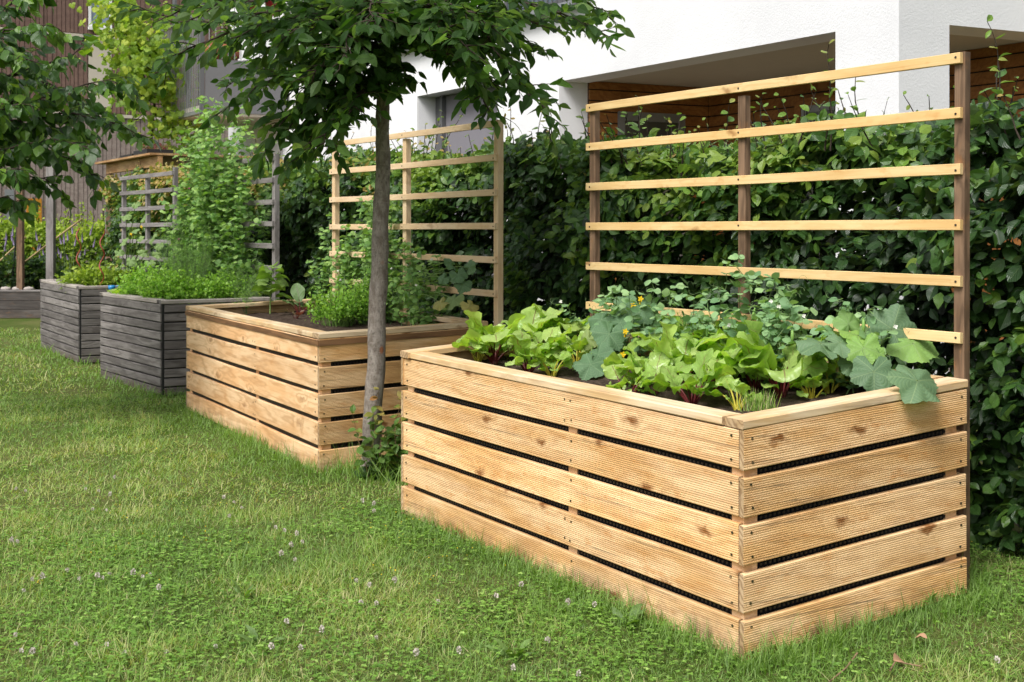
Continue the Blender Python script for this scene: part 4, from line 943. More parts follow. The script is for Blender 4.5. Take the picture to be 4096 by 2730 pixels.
for i,(q,lab) in enumerate(((.30,'black seed tray lying on the shelter roof, left one, without seedlings'),(.58,'black seed tray with reddish seedlings on the shelter roof'))):
    c = b0+(b1-b0)*q+Bn*.25+A(0,0,.118); t_ = thing('seed_tray', lab, 'tray', c, 'seed trays on the shelter', rotz=math.atan2(*(b1-b0)[[1,0]])); mb = MB()
    mb.box((-.36,-.2,0),(.36,.2,.02))
    for a_ in (-.36,.34): mb.box((a_,-.2,.021),(a_+.02,.2,.075+.03*i))
    for a_ in (-.2,.18): mb.box((-.339,a_,.021),(.339,a_+.02,.075+.03*i))
    for k in range(5): mb.box((-.25+k*.11,-.179,.021),(-.24+k*.11,.179,.07+.03*i))
    mb.build('tray', 'black', t_)
    if i:
        f = MB(); n=170; scatter(f, OVATE, np.stack([RNG.uniform(-.33,.33,n),RNG.uniform(-.17,.17,n),RNG.uniform(.1,.19,n)],1), rnd3(n)+A(0,0,.4), rnd3(n)+A(0,0,1), RNG.uniform(.03,.06,n), RNG.random(n)); f.build('foliage', 'beet', t_)
def post(label, x, ytop, ybot, d, w, mat):
    p = W(x, ybot, d); p[2] = 0; t_ = thing('timber_post', label, 'post', p, 'upright garden posts on the left'); mb = MB(); zt = W(x,ytop,d)[2]
    n = 8; v=[]
    for i in range(n): z = zt*i/(n-1); v += [(-w/2,-w/2,z),(w/2,-w/2,z),(w/2,w/2,z),(-w/2,w/2,z)]
    f = [(i*4+j,i*4+(j+1)%4,i*4+4+(j+1)%4,i*4+4+j) for i in range(n-1) for j in range(4)]
    vv = np.array(v); vv = np.stack([vv[:,2],vv[:,1],-vv[:,0]],1); mb.add(vv,[np.array(f),np.array([(3,2,1,0)]),np.array([(0,1,2,3)])+4*(n-1)]); o = mb.build('shaft', mat, t_); setmat(o, A(0,0,1),A(0,1,0),A(-1,0,0),A(0,0,0))
    mb = MB(); mb.add([(-w/2,-w/2,0),(w/2,-w/2,0),(w/2,w/2,0),(-w/2,w/2,0),(0,0,w*.35)],[(0,1,4),(1,2,4),(2,3,4),(3,0,4)]); mb.add([(-w/2,-w/2,0),(w/2,-w/2,0),(w/2,w/2,0),(-w/2,w/2,0)],[(3,2,1,0)]); o = mb.build('post_cap', mat, t_); o.location=(0,0,zt+.002)
post('grey square timber post rising behind the far tall bed', 117, 380, 640, 17.0, .105, 'grey_slat')
post('lighter timber post at the far left behind the low bed', 47, 410, 640, 20.5, .10, 'post_brown')
# low grey bed far left
lb0 = A(-10.6,20.3,0); lb = thing('low_raised_bed', 'low weathered grey plank bed at the far left edge', 'raised bed', lb0)
for i in range(3):
    mb = MB(); mb.box((-1.2,0,.01+i*.152),(3.0,.05,.155+i*.152)); mb.build('board', 'dark_wood', lb)
    mb = MB(); mb.box((2.95,.051,.01+i*.152),(3.0,1.6,.155+i*.152)); mb.build('board', 'dark_wood', lb)
mb = MB(); mb.box((-1.2,-.01,.466),(3.01,.09,.492)); mb.build('cap_rail', 'grey_slat', lb)
mb = MB(); mb.box((-1.2,.052,.02),(2.94,1.6,.43)); mb.build('soil', 'soil', lb)
def leaf_cloud(f, c, rad, n, tps, size, t0, t1, up=.3, flat=.8):
    pos = units(rnd3(n))*RNG.random(n)[:,None]**.45*np.asarray(rad)+np.asarray(c); dep = (pos-np.asarray(c))[:,2]/rad[2]
    scatter(f, tps, pos, units(rnd3(n)+A(0,0,up)), units(rnd3(n)*.7+A(0,-.3,flat)), RNG.uniform(.7,1.2,n)*size, np.clip(t0+(t1-t0)*(.5+.5*dep)+RNG.normal(0,.14,n),0,1))
# clipped bright shrub row behind
sr = A(-10.3,23.6,0); root = thing('low_hedge', 'low bright yellow green hedge in front of the brown building', 'hedge', sr); f = MB(); b = MB()
n = 16000; x = RNG.uniform(-2.8,3.4,n); yy = RNG.uniform(-.45,.45,n); zt = 1.62+.10*np.sin(x*3.1)+.06*np.sin(x*7); z = zt*RNG.random(n)**.5; yy = np.where(z < zt-.2, -np.abs(yy)*.6-.18, yy)
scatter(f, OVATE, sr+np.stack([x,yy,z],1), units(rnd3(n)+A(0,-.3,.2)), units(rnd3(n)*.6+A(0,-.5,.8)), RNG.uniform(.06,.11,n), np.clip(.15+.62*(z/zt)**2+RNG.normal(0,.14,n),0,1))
for i in range(40):
    c = sr+A(RNG.uniform(-2.8,3.4),RNG.uniform(-.3,.3),1.55); L_ = random.uniform(.12,.5); b.tube([c-A(0,0,1.4),c,c+A(random.uniform(-.08,.08),0,L_)], .006, 4)
    m_ = int(8+L_*50); scatter(f, OVATE, c+A(0,0,1)*np.linspace(0,L_,m_)[:,None]+rnd3(m_)*.035, rnd3(m_)+A(0,0,.3), rnd3(m_)+A(0,-.4,.7), RNG.uniform(.05,.08,m_), np.clip(RNG.normal(.75,.15,m_),0,1))
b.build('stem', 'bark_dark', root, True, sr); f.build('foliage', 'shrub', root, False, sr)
# plants, canes and stones in the low bed
root = thing('leafy_plant', 'dark leafy bean plant in the low grey bed at far left', 'plant', lb0+A(.4,.7,.43)); f = MB(); b = MB()
for x in (-.7,-.2,.3,.8,1.2): leaf_cloud(f, lb0+A(1.0+x,.7+random.uniform(-.2,.2),.75), (.36,.32,.36), 420, OVATE, .11, .05, .5); b.tube([lb0+A(1.0+x,.7,.42),lb0+A(1.02+x,.7,.9)], .008, 5)
b.build('stem','stem_green',root,True,lb0+A(.4,.7,.43)); f.build('foliage','cherry',root,False,lb0+A(.4,.7,.43))
root = thing('lavender', 'purple lavender spikes behind the low bed plants', 'plant', lb0+A(.6,1.3,.43)); f = MB(); b = MB(); b2_ = lb0+A(.6,1.3,.43)
for i in range(100):
    p = lb0+A(random.uniform(-.9,2.7),random.uniform(1.0,1.5),.43); e = p+A(random.gauss(0,.12),random.gauss(0,.1),random.uniform(.55,1.05)); b.tube([p,(p+e)/2,e],.004,3); f.tube([e-A(0,0,.01),e+(e-p)*.06,e+(e-p)*.20],[.014,.018,.004],5)
b.build('stem','stem_pea',root,True,b2_); f.build('flower','lavender',root,True,b2_,'stuff')
for i,(a_,b_,lab) in enumerate((((-2,655),(189,503),'long pale bamboo cane leaning right across the low bed'),((-2,395),(100,470),'short pale bamboo cane lower at the left edge'))):
    p0 = W(a_[0],a_[1],20.6) if i == 0 else W(0,600,20.9); p1 = W(b_[0],b_[1],20.9) if i == 0 else W(60,545,21.0)
    if i == 0: p0 = W(8,640,20.9)
    p0[2] = max(p0[2],.42); mb = MB(); mb.tube(polyline([p0,(p0+p1)/2+A(0,0,.01),p1],8)[0], .016, 6); tag(mb.build('bamboo_cane','cane',None,True), lab, 'cane', 'garden canes in the low bed')
for i,(x0,y0,x1,y1,lab) in enumerate(((46,440,26,640,'dark green stake, left leg of the pair, leaning left'),(48,440,53,640,'dark green stake, right leg of the pair, nearly upright'))):
    p0 = W(x1,y1,20.8); p0[2] = .42; mb = MB(); mb.tube(polyline([p0, W(x0,y0,20.8)],5)[0], .016, 6); tag(mb.build('plant_stake','cane_dark',None,True), lab, 'stake', 'garden canes in the low bed')
for i,(x,lab) in enumerate(((14,'pale stone lying at the left end of the low bed'),(40,'whitest round stone in the middle of the low bed'),(66,'brownish flat stone at the right of the low bed'))):
    c = W(x,652,20.5); c[2] = .50; mb = MB(); seg=14; lathe(mb,[(.001,-.07),(.09,-.05),(.13,0),(.10,.05),(.001,.07)],(0,0,0),seg); mb.v[0] = mb.v[0]*A(.75,.5,.6)*(1+RNG.normal(0,.05,(len(mb.v[0]),1))); o = mb.build('stone','stone',None,True); o.location=Vector(c); tag(o,lab,'stone','stones in the low bed')
# ================================================================== plants in the beds
def rosette(name, label, cat, base, n, L, wid, mat, smat, e0=(1.15,1.5), e1=(-.2,.5), ripple=.30, shape='chard', stalk=.42, sr=.004, tint=(.25,.9), group=None, az0=None, seed=0):
    root = thing(name, label, cat, base, group); f = MB(); s = MB(); r = random.Random(seed)
    for i in range(n):
        az = r.uniform(0,6.283) if az0 is None else az0+i*2.4+r.uniform(-.4,.4); ll = r.uniform(*L)*(1.0 if i < n*.65 else .6)
        ribleaf(f, s, A(*base)+A(math.cos(az),math.sin(az),0)*.012, az, ll, stalk*r.uniform(.85,1.1), ll*wid*r.uniform(.85,1.15), r.uniform(*e0), r.uniform(*e1), ripple, r.uniform(*tint), shape, sr, seed*50+i, r.uniform(-.5,.5))
    s.build('stalk', smat, root, True, base); f.build('foliage', mat, root, True, base); return root
chards = [ # x, y of the foot, leaves, size, yellow?, label
 (1098,838,8,.27,1,'chard with yellow stalks at the far left end of the nearest bed'),
 (1135,842,10,.33,0,'red stalked chard just right of the leftmost yellow one'),
 (1175,812,9,.30,1,'pale chard standing behind at the left end of the nearest bed'),
 (1210,828,11,.36,0,'tallest crinkled chard of the left cluster'),
 (1215,862,9,.26,0,'low chard leaning over the front rim in the left cluster'),
 (1255,845,9,.28,0,'chard in the middle of the left cluster with dark red stalks'),
 (1290,822,8,.29,1,'chard with yellow veined leaf at the right of the left cluster'),
 (1268,868,6,.20,1,'smallest chard of the left cluster, close to the front rim'),
 (1462,890,7,.25,1,'chard with yellow stalks at the left of the right cluster'),
 (1500,905,10,.33,0,'red stalked chard second from the left in the right cluster'),
 (1565,890,11,.36,0,'tallest crinkled chard in the middle of the right cluster'),
 (1590,925,9,.27,0,'low broad chard by the front rim in the right cluster'),
 (1640,905,9,.29,0,'chard with drooping leaf right of the low broad one'),
 (1635,880,8,.30,1,'chard with yellow rib behind in the right cluster'),
 (1660,845,8,.30,1,'upright light green chard against the pea plants'),
 (1720,850,9,.30,0,'chard between the pea plants and the big red stalked one'),
 (1795,920,12,.37,0,'largest chard with thick crimson stalks near the right end'),
 (1760,875,9,.31,0,'crinkled chard just behind the crimson stalked one'),
 (1850,900,8,.25,0,'chard with upright dark leaf left of the courgette'),
 (1150,800,8,.29,0,'chard at the very back left, its leaves against the hedge'),
 (1325,850,7,.24,1,'chard next to the cucumber leaves, pale and low'),
 (1440,915,6,.22,0,'small red stalked chard at the front rim right of the bare soil'),
 (1525,868,9,.30,1,'pale chard behind the red stalked one in the right cluster'),
 (1600,862,9,.31,0,'crinkled chard just below the pea pods'),
 (1690,885,10,.30,0,'chard with shiny round leaf in the centre of the right cluster'),
 (1735,905,8,.25,0,'chard right behind the chives'),
 (1815,865,8,.30,1,'pale chard tucked under the leftmost courgette leaf'),
 (1695,935,5,.17,1,'tiny chard seedling near the front corner of the nearest bed'),
 (1865,925,5,.17,1,'small chard seedling along the right rim'),
 (1905,915,5,.18,1,'small round leaved chard seedling below the courgette'),
 (1965,905,5,.20,0,'small chard seedling with spoon shaped leaf by the right rim')]
for i,(x,y,n,sz,yl,lab) in enumerate(chards):
    p = on_soil(bed1, x, y, .04, .97)
    rosette('chard_plant', lab, 'chard', p, n+6, (sz*.62,sz*1.02), .26, 'chard_y' if yl else 'chard', 'stalk_yellow' if yl else 'stalk_red', sr=.0055 if 'crimson stalks' in lab else .0042, stalk=.40 if sz > .22 else .5, group='chard plants in the nearest bed', seed=i+1, ripple=.44, e0=(.95,1.5), e1=(-1.3,.9), tint=(.3,.95))
# big lobed leaves
def lobed_plant(name, label, cat, base, leaves, mat, lobe, stalk_r, tps=4, flowers=(), leafbase=.8, group=None, lsc=.85):
    root = thing(name, label, cat, base, group)
    for i,(c,sz,tip,nor,tint) in enumerate(leaves):
        sz *= lsc; c = A(*c); f = MB(); f.inst(palm_tp(lobe, 5.14, .036, i+3, leafbase, .20, .11), c[None], unit(A(*tip))[None], unit(A(*nor))[None], A(sz), A(tint))
        lf = f.build('leaf', mat, root, True, c); lf.location = Vector(c-A(*base))
        s = MB(); b0_ = A(*base)+A(random.uniform(-.03,.03),random.uniform(-.03,.03),0); mid = (b0_*.45+c*.55)+A(0,0,.05*np.linalg.norm(c-b0_)/.3)
        tt = np.linspace(0,1,9)[:,None]; pts = (1-tt)**2*b0_+2*tt*(1-tt)*mid+tt**2*(c-unit(A(*nor))*.002)
        s.tube(pts, np.linspace(stalk_r,stalk_r*.6,9), 7); st = s.build('leaf_stalk', 'stem_green', lf, True, c)
    for c in flowers:
        c = A(*c); f = MB()
        for k in range(5):
            a_ = k*1.2566; al = A(math.cos(a_),-.3,math.sin(a_)); f.inst(OVATE[0], c[None], unit(al)[None], A(0,-1,.3)[None], A(.017), A(.5))
        f.tube([c+A(0,.03,-.03),c],[.004,.007],5); o = f.build('flower','yellow',root,True,base)
    return root
cb_ = on_soil(bed1, 2005, 900, .1, .95)
lobed_plant('courgette_plant', 'courgette plant with huge jagged leaves at the right end of the nearest bed', 'courgette', cb_, [
 (W(1885,790,5.02),.145,(-.55,-.35,-.12),(-.25,-.50,.85),.18),
 (W(1930,788,5.0),.10,(.9,-.25,-.2),(.05,-.45,.85),.30),
 (W(1972,772,5.05),.125,(-.75,-.2,.12),(-.1,-.35,.9),.80),
 (W(1985,800,4.95),.115,(.0,-.55,-.85),(-.25,-.85,.50),.70),
 (W(2050,757,5.10),.165,(.25,.2,.55),(-.05,-.90,.45),.12),
 (W(2098,790,5.05),.165,(.95,-.2,-.25),(.10,-.60,.80),.66),
 (W(2008,855,4.85),.135,(-.1,-.5,-.85),(-.10,-.88,.42),.08),
 (W(1950,745,5.15),.095,(-.2,.2,.7),(0,-.7,.6),.60),
 (W(2108,876,4.70),.16,(.62,-.35,-.55),(.30,-.55,.75),.14),
 (W(1960,835,5.0),.09,(-.6,-.3,-.5),(-.3,-.7,.6),.2)], 'courgette', .10, .0085, leafbase=.92, group=None, lsc=.74)
qb = on_soil(bed1, 1400, 820, .1, .9)
lobed_plant('cucumber_plant', 'greyish cucumber plant with small yellow flowers in the middle of the nearest bed', 'cucumber', qb, [
 (W(1382,735,6.25),.10,(-.6,-.3,-.5),(-.35,-.7,.6),.30),(W(1436,708,6.3),.105,(.4,.1,.65),(-.2,-.8,.5),.35),(W(1476,712,6.2),.115,(.3,-.4,-.7),(.15,-.85,.5),.30),
 (W(1400,768,6.1),.115,(-.5,-.4,-.6),(-.1,-.8,.55),.28),(W(1352,780,6.2),.075,(-.3,-.2,-.9),(-.5,-.8,.3),.85),(W(1375,815,5.95),.095,(.6,-.3,.3),(0,-.75,.6),.22),
 (W(1357,838,5.85),.11,(-.4,-.5,-.65),(-.15,-.8,.55),.3),(W(1425,742,6.15),.09,(.7,-.2,.2),(0,-.6,.75),.25),(W(1500,745,6.2),.08,(.6,-.3,-.5),(.2,-.8,.5),.3)], 'cucumber', .08, .004, leafbase=.88, flowers=(W(1472,687,6.15),W(1437,762,6.0),W(1431,815,5.85),W(1455,702,6.2)))
# vines (peas)
def vines(name, label, cat, base, feet, tops, mat, smat, lsz, node, width, pods=0, flowers=0, fmat='white_petal', tint=(.2,.9), wob=.04, group=None, tendrils=True):
    root = thing(name, label, cat, base, group); f = MB(); s = MB(); P_=MB(); Fl=MB(); npd=nfl=0; spots=[]
    for p0,p1 in zip(feet,tops):
        p0,p1 = A(*p0),A(*p1); L_ = np.linalg.norm(p1-p0); n = max(4,int(L_/node)); w = np.cumsum(RNG.normal(0,wob*.5,(n+1,3)),axis=0); w -= w[0]; w[:,2] *= .25
        w = w/np.maximum(1,np.abs(w).max()/width*1.0)
        pts = p0+(p1-p0)*np.linspace(0,1,n+1)[:,None]+w; s.tube(pts, np.linspace(.0032,.0018,n+1), 5)
        for k in range(1,n+1):
            az = random.uniform(0,6.283); d = unit(A(math.cos(az),math.sin(az)-.35,random.uniform(-.1,.5))); q = pts[k]
            rl = lsz*random.uniform(1.3,2.4); e = q+d*rl; s.tube([q,(q+e)/2+A(0,0,.004),e],.0011,3)
            sd = unit(np.cross(d,A(0,0,1)))
            m_ = 4; base_ = np.array([q,q,q+d*rl*.6,q+d*rl*.6]); al = units(np.array([sd,-sd,sd,-sd])+d*.5+A(0,0,-.1)+rnd3(4)*.2); nr = units(A(0,-.35,.75)+rnd3(4)*.45)
            sz = lsz*A(1.15,1.15,1.0,1.0)*RNG.uniform(.75,1.2,4)
            scatter(f, ROUND if lsz > .03 else OVATE, base_, al, nr, sz, np.clip(RNG.uniform(*tint,4)+.15*(k/n-.5),0,1))
            if tendrils and random.random() < .5:
                t_=[e]; dd=d.copy(); c1=random.uniform(0,6)
                for j in range(9): dd = unit(dd+A(math.sin(c1+j*.9)*.55,math.cos(c1+j*.7)*.4,math.cos(c1+j*.9)*.55)); t_.append(t_[-1]+dd*.012)
                s.tube(t_, .0008, 3)
            spots.append((q,d))
    random.shuffle(spots)
    for q,d in spots[:pods]:
        L_ = random.uniform(.055,.085); c = q+d*.04+A(0,-.03,-.01); t = np.linspace(0,1,8); sw = random.uniform(-.02,.02)
        pts = c+np.stack([sw*np.sin(t*2),-.008*np.sin(t*3),-t*L_],1); s.tube([q,(q+c)/2+A(0,0,.012),c],.0014,3)
        P_ = MB(); P_.tube(pts, .0075*np.sin(np.clip(t*.94+.05,0,1)*math.pi)**.55+.0006, 6); o_ = P_.build('pod', 'pod', root, True, c); o_.location = Vector(c-A(*base))
    for q,d in spots[pods:pods+flowers]:
        c = q+d*.05+A(0,-.03,.02); s.tube([q,c],.0012,3); Fl = MB()
        for k in range(4):
            a_ = k*1.57+random.random(); Fl.inst(ROUND[0], c[None], unit(A(math.cos(a_),-.3,math.sin(a_)))[None], A(0,-1,.2)[None], A(.0105), A(.5))
        o_ = Fl.build('flower', fmat, root, True, c); o_.location = Vector(c-A(*base))
    s.build('stem', smat, root, True, base); f.build('foliage', mat, root, True, base)
    return root
def backpt(b, f, inset): p = b.B+(b.R-b.B)*f+unit(b.N-b.R)*inset; p = p.copy(); p[2] += b.sz-.01; return p
pea_specs = [(.16,9,.34,'pea plants with white flowers around the middle trellis post','lowest left'),(.36,12,.42,'',''),(.55,12,.50,'',''),(.74,9,.40,'','')]
labs = ['pea plant tangle next to the cucumber at the left of the trellis','pea plants with pods left of the middle trellis post','tallest pea plants climbing round the middle trellis post','pea plants with two pods left of the courgette']
for i,(f_,n,hh,_,_2) in enumerate(pea_specs):
    b_ = backpt(bed1, f_, .14); feet=[]; tops=[]
    for k in range(int(n*1.35)):
        u_ = random.uniform(-.11,.11); ft = backpt(bed1, f_+u_, random.uniform(.08,.30)); feet.append(ft); tops.append(ft+A(random.uniform(-.12,.12),random.uniform(-.12,.04),hh*random.uniform(.45,1.0)))
    if i == 2:
        ft = backpt(bed1,.54,.10); feet.append(ft); tops.append(ft+A(.0,.0,.56))
    vines('pea_plant', labs[i], 'pea', b_, feet, tops, 'pea', 'stem_pea', .040, .040, .06, pods=(2,4,5,3)[i], flowers=(2,4,6,4)[i], group='pea plants along the nearest trellis')
def herb_bush(name, label, cat, base, n, h, spread, mat, smat, lsz, tp, tint=(.2,.9), dens=9, group=None):
    root = thing(name, label, cat, base, group); f = MB(); s = MB()
    for i in range(n):
        az = random.uniform(0,6.283); r = spread[0]*math.sqrt(random.random()); rr = A(math.cos(az)*r, math.sin(az)*r*spread[1]/spread[0], 0); ft = A(*base)+rr*.55; hh = h*random.uniform(.45,1.0)*(1-.35*(r/spread[0])**2); tp_ = A(*base)+rr*1.15+A(0,0,hh)
        mid = ft*.5+tp_*.5+rr*-.12; pts = [ft,mid,tp_]; s.tube(pts,[.0022,.0017,.001],4)
        m_ = dens; q = RNG.uniform(.35,1.0,m_); pos = ft+(tp_-ft)*q[:,None]+rnd3(m_)*A(.026,.026,.016)*(lsz/.03)
        scatter(f, tp, pos, units(rnd3(m_)+rr*3+A(0,0,.2)), units(rnd3(m_)*.55+A(0,-.25,.85)), lsz*RNG.uniform(.6,1.2,m_), np.clip(RNG.uniform(*tint,m_)*.7+.3*q,0,1))
    s.build('stem', smat, root, True, base); f.build('foliage', mat, root, True, base); return root
def dill_bush(name, label, base, n, h, spread, mat='dill', cat='dill', group=None, tint=(.2,.9)):
    root = thing(name, label, cat, base, group); f = MB(); s = MB()
    needle = (np.array([(-.5,0,0),(.5,0,0),(.35,1,0),(-.35,1,0)]), [np.array([(0,1,2,3)])], np.array([(0,0),(1,0),(1,1),(0,1)]))
    for i in range(n):
        az = random.uniform(0,6.283); r = spread*math.sqrt(random.random()); ft = A(*base)+A(math.cos(az),math.sin(az),0)*r*.6; hh = h*random.uniform(.5,1); tp_ = A(*base)+A(math.cos(az),math.sin(az),0)*r+A(random.gauss(0,.02),random.gauss(0,.02),hh)
        s.tube([ft,(ft+tp_)/2,tp_],[.0028,.002,.001],4)
        for k in range(10):
            q = .25+.75*k/9; p = ft+(tp_-ft)*q; d = unit(np.array([random.gauss(0,1),random.gauss(0,1),random.uniform(.1,.9)])); L_ = .09*(1.15-.6*q)*random.uniform(.7,1.2); m_ = 16
            t = RNG.uniform(.2,1,m_); pos = p+d*L_*t[:,None]; s.tube([p,p+d*L_],.0008,3)
            f.inst(needle, pos, units(d+rnd3(m_)*.8), rnd3(m_), np.stack([np.full(m_,.0016),RNG.uniform(.012,.028,m_),np.ones(m_)],1), RNG.uniform(*tint,m_))
    s.build('stem', 'stem_pea', root, True, base); f.build('foliage', mat, root, True, base); return root
# chives at the front corner
cp = on_soil(bed1, 1745, 940, .05, .96); root = thing('chives', 'small tuft of chives at the front corner of the nearest bed', 'chives', cp); f = MB(); n=170
pos = cp+np.stack([RNG.normal(0,.035,n),RNG.normal(0,.03,n),np.zeros(n)],1); L_ = RNG.uniform(.045,.115,n)
f.inst(BLADES[0], pos, units(rnd3(n)*.22+A(0,0,1)), rnd3(n), np.stack([np.full(n,.0035),L_,L_],1), np.where(RNG.random(n)<.22,1.,RNG.uniform(.3,.8,n))); f.build('foliage','grass',root,False,cp)
# ---- bed 2
p = at_bed(bed2, .93, .55); root = thing('pepper_plant', 'single upright pepper plant at the back of the second new bed', 'pepper plant', p); f = MB(); s = MB()
tp_ = p+A(.02,0,.40); s.tube([p,p+A(.005,0,.2),tp_],[.006,.005,.003],7)
for k in range(20):
    q = .30+.70*k/19; c = p+(tp_-p)*q; ribleaf(f, s, c, k*2.4, random.uniform(.17,.25)*(1.15-.45*q), .22, .058*(1.2-.3*q), random.uniform(.4,.9), random.uniform(-1.5,-.5), .15, random.uniform(.3,.95), 'lance', .0016, k, random.choice((-1,1))*random.uniform(.2,.8))
s.build('stem','stem_green',root,True,p); f.build('foliage','pepper',root,True,p)
p = at_bed(bed2, .80, .66); rosette('aubergine_plant', 'young aubergine plant with broad purple veined leaves, right of the pepper', 'aubergine', p, 11, (.24,.36), .17, 'aubergine', 'stalk_red', (1.0,1.4), (-1.1,.6), .2, 'ovate', .45, .004, (.3,1.0), seed=71)
p = at_bed(bed2, .70, .53); rosette('beet_seedling', 'tiny dark red beet seedling in the bare soil of the second bed', 'beet', p, 7, (.07,.12), .20, 'beet', 'stalk_red', (1.0,1.4), (.2,.8), .2, 'ovate', .45, .002, (.3,1.0), seed=72)
p = on_soil(bed2, 515, 712, .04, .98); dill_bush('fennel_seedling', 'feathery fennel seedling alone at the far left end of the second bed', p, 4, .27, .025, cat='fennel')
for i,(x,y,n,h,sp_,lab) in enumerate(((775,752,80,.36,(.20,.2),'bushy parsley left of the tree trunk in the second new bed'),(835,748,60,.42,(.16,.2),'taller parsley directly behind the tree trunk'),(930,738,80,.36,(.22,.18),'parsley clump right of the tree trunk in the second bed'))):
    p = on_soil(bed2, x, y, .08, .9); herb_bush('parsley', lab, 'parsley', p, int(n*1.7), h, sp_, 'herb', 'stem_green', .026, [LOBED], dens=10, group='parsley clumps')
p = on_soil(bed2, 985, 740, .05, .9); dill_bush('dill_plant', 'low feathery dill beside the parsley, right of the tree trunk', p, 34, .22, .15, tint=(0,.6))
for i,(f_,n,hh,lab) in enumerate(((.24,14,.84,'pea plants left of the tree trunk on the pale trellis'),(.46,16,1.0,'pea plants with white flowers directly behind the tree trunk'),(.72,14,.66,'lower pea plants right of the tree trunk on the pale trellis'))):
    b_ = backpt(bed2, f_, .14); feet=[]; tops=[]
    for k in range(int(n*1.15)):
        ft = backpt(bed2, f_+random.uniform(-.10,.10), random.uniform(.04,.20)); feet.append(ft); tops.append(ft+A(random.uniform(-.1,.1),random.uniform(-.1,.05),hh*random.uniform(.5,1.0)))
    vines('pea_plant', lab, 'pea', b_, feet, tops, 'pea_bright', 'stem_pea', .042, .045, .06, pods=3, flowers=5, group='pea plants along the pale trellis')
p = on_soil(bed2, 1060, 735, .03, .93)
lobed_plant('cucumber_plant', 'cucumber plant with yellowing leaves at the right post of the pale trellis', 'cucumber', p, [
 (W(1042,690,7.95),.095,(-.3,-.4,-.5),(-.3,-.7,.6),.75),(W(1012,697,7.95),.075,(-.7,-.3,-.4),(-.3,-.6,.7),.95),(W(1052,632,8.0),.085,(.2,-.4,-.6),(0,-.8,.5),.4),(W(1078,615,8.0),.075,(.4,-.3,.3),(.1,-.8,.5),.5),(W(1035,605,8.0),.075,(-.4,-.3,.2),(-.2,-.7,.6),.45),(W(1080,704,7.9),.085,(.5,-.4,-.7),(.3,-.6,.5),.98),(W(1065,655,8.0),.08,(-.3,-.4,-.7),(0,-.8,.4),.35),(W(1020,640,8.0),.06,(-.5,-.3,-.5),(-.2,-.8,.5),.5)], 'cucumber', .08, .004, leafbase=.88)
# ---- bed 3 (grey)
for i,(fa,fb,n,h,sp_,lsz,lab) in enumerate(((.74,.34,150,.42,(.30,.28),.036,'broad bushy parsley filling the left of the grey bed'),(.30,.26,150,.42,(.26,.24),.034,'parsley at the front corner of the larger grey bed'),(.20,.66,140,.40,(.24,.24),.032,'lower herbs right of the dill in the larger grey bed'),(.66,.72,120,.46,(.26,.24),.034,'parsley at the back of the larger grey bed below the pumpkin'))):
    p = at_bed(bed3, fa, fb); herb_bush('parsley', lab, 'parsley', p, n*2, h, sp_, 'herb', 'stem_green', lsz, [LOBED]+OVATE[:2], dens=10, group='parsley clumps')
p = at_bed(bed3, .92, .12); rosette('lettuce', 'round leaved pale lettuce at the left corner of the larger grey bed', 'lettuce', p, 14, (.13,.22), .30, 'chard_y', 'stem_green', (.6,1.3), (-.2,.5), .2, 'ovate', .3, .003, (.4,1.0), seed=91)
p = at_bed(bed3, .48, .55); dill_bush('dill_plant', 'tall feathery dill rising in the middle of the larger grey bed', p, 90, .80, .28, tint=(.3,1))
p = at_bed(bed3, .14, .84); dill_bush('dill_plant', 'shorter dill at the right side of the larger grey bed', p, 50, .42, .24, tint=(.3,1))
b_ = backpt(bed3, .5, .1); feet=[]; tops=[]
T3a, T3v = A(-2.30,11.40,0), A(-1.06,1.39,0)
for k in range(64):
    q = RNG.beta(1.6,1.3)*.95+.13; ft = T3a+T3v*q+A(random.uniform(-.22,.06),random.uniform(-.28,.0),.80); top = 2.95-1.0*abs(q-.66)*1.3; feet.append(ft); tops.append(T3a+T3v*(q+random.uniform(-.10,.10))+A(random.uniform(-.16,.06),random.uniform(-.15,.0),max(random.uniform(1.2,top),random.uniform(1.4,top))))
vines('pea_plant', 'towering pea plant mass with hanging pods and pink flowers over the grey trellis', 'pea', b_, feet, tops, 'pea_bright', 'stem_pea', .052, .058, .22, pods=46, flowers=12, fmat='pink_petal', tint=(.1,1.0), wob=.09)
# pumpkin on the far trellis
p = at_bed(bed4, .6, .85)
def PK(x,y,d=13.9): return W(x,y,d)
lobed_plant('pumpkin_plant', 'pumpkin vine with pale big leaves and yellow flower on the far grey trellis', 'pumpkin', p, [(PK(x,y,13.85-.2*(i%3)),s_*.66,(random.uniform(-.5,.5),-.3,random.uniform(-.7,.2)),(random.uniform(-.3,.3),-.7,.6),t_) for i,(x,y,s_,t_) in enumerate(((312,470,.12,.6),(290,498,.13,.7),(330,500,.15,.5),(283,555,.15,.6),(350,548,.16,.75),(310,530,.12,.4),(365,565,.13,.6),(330,580,.15,.7),(362,585,.14,.8),(275,580,.13,.5),(300,600,.14,.5),(345,605,.13,.6),(385,600,.12,.8),(322,548,.10,.9)))], 'pumpkin', .07, .006, flowers=(PK(301,538,13.4),PK(325,521,13.5)))
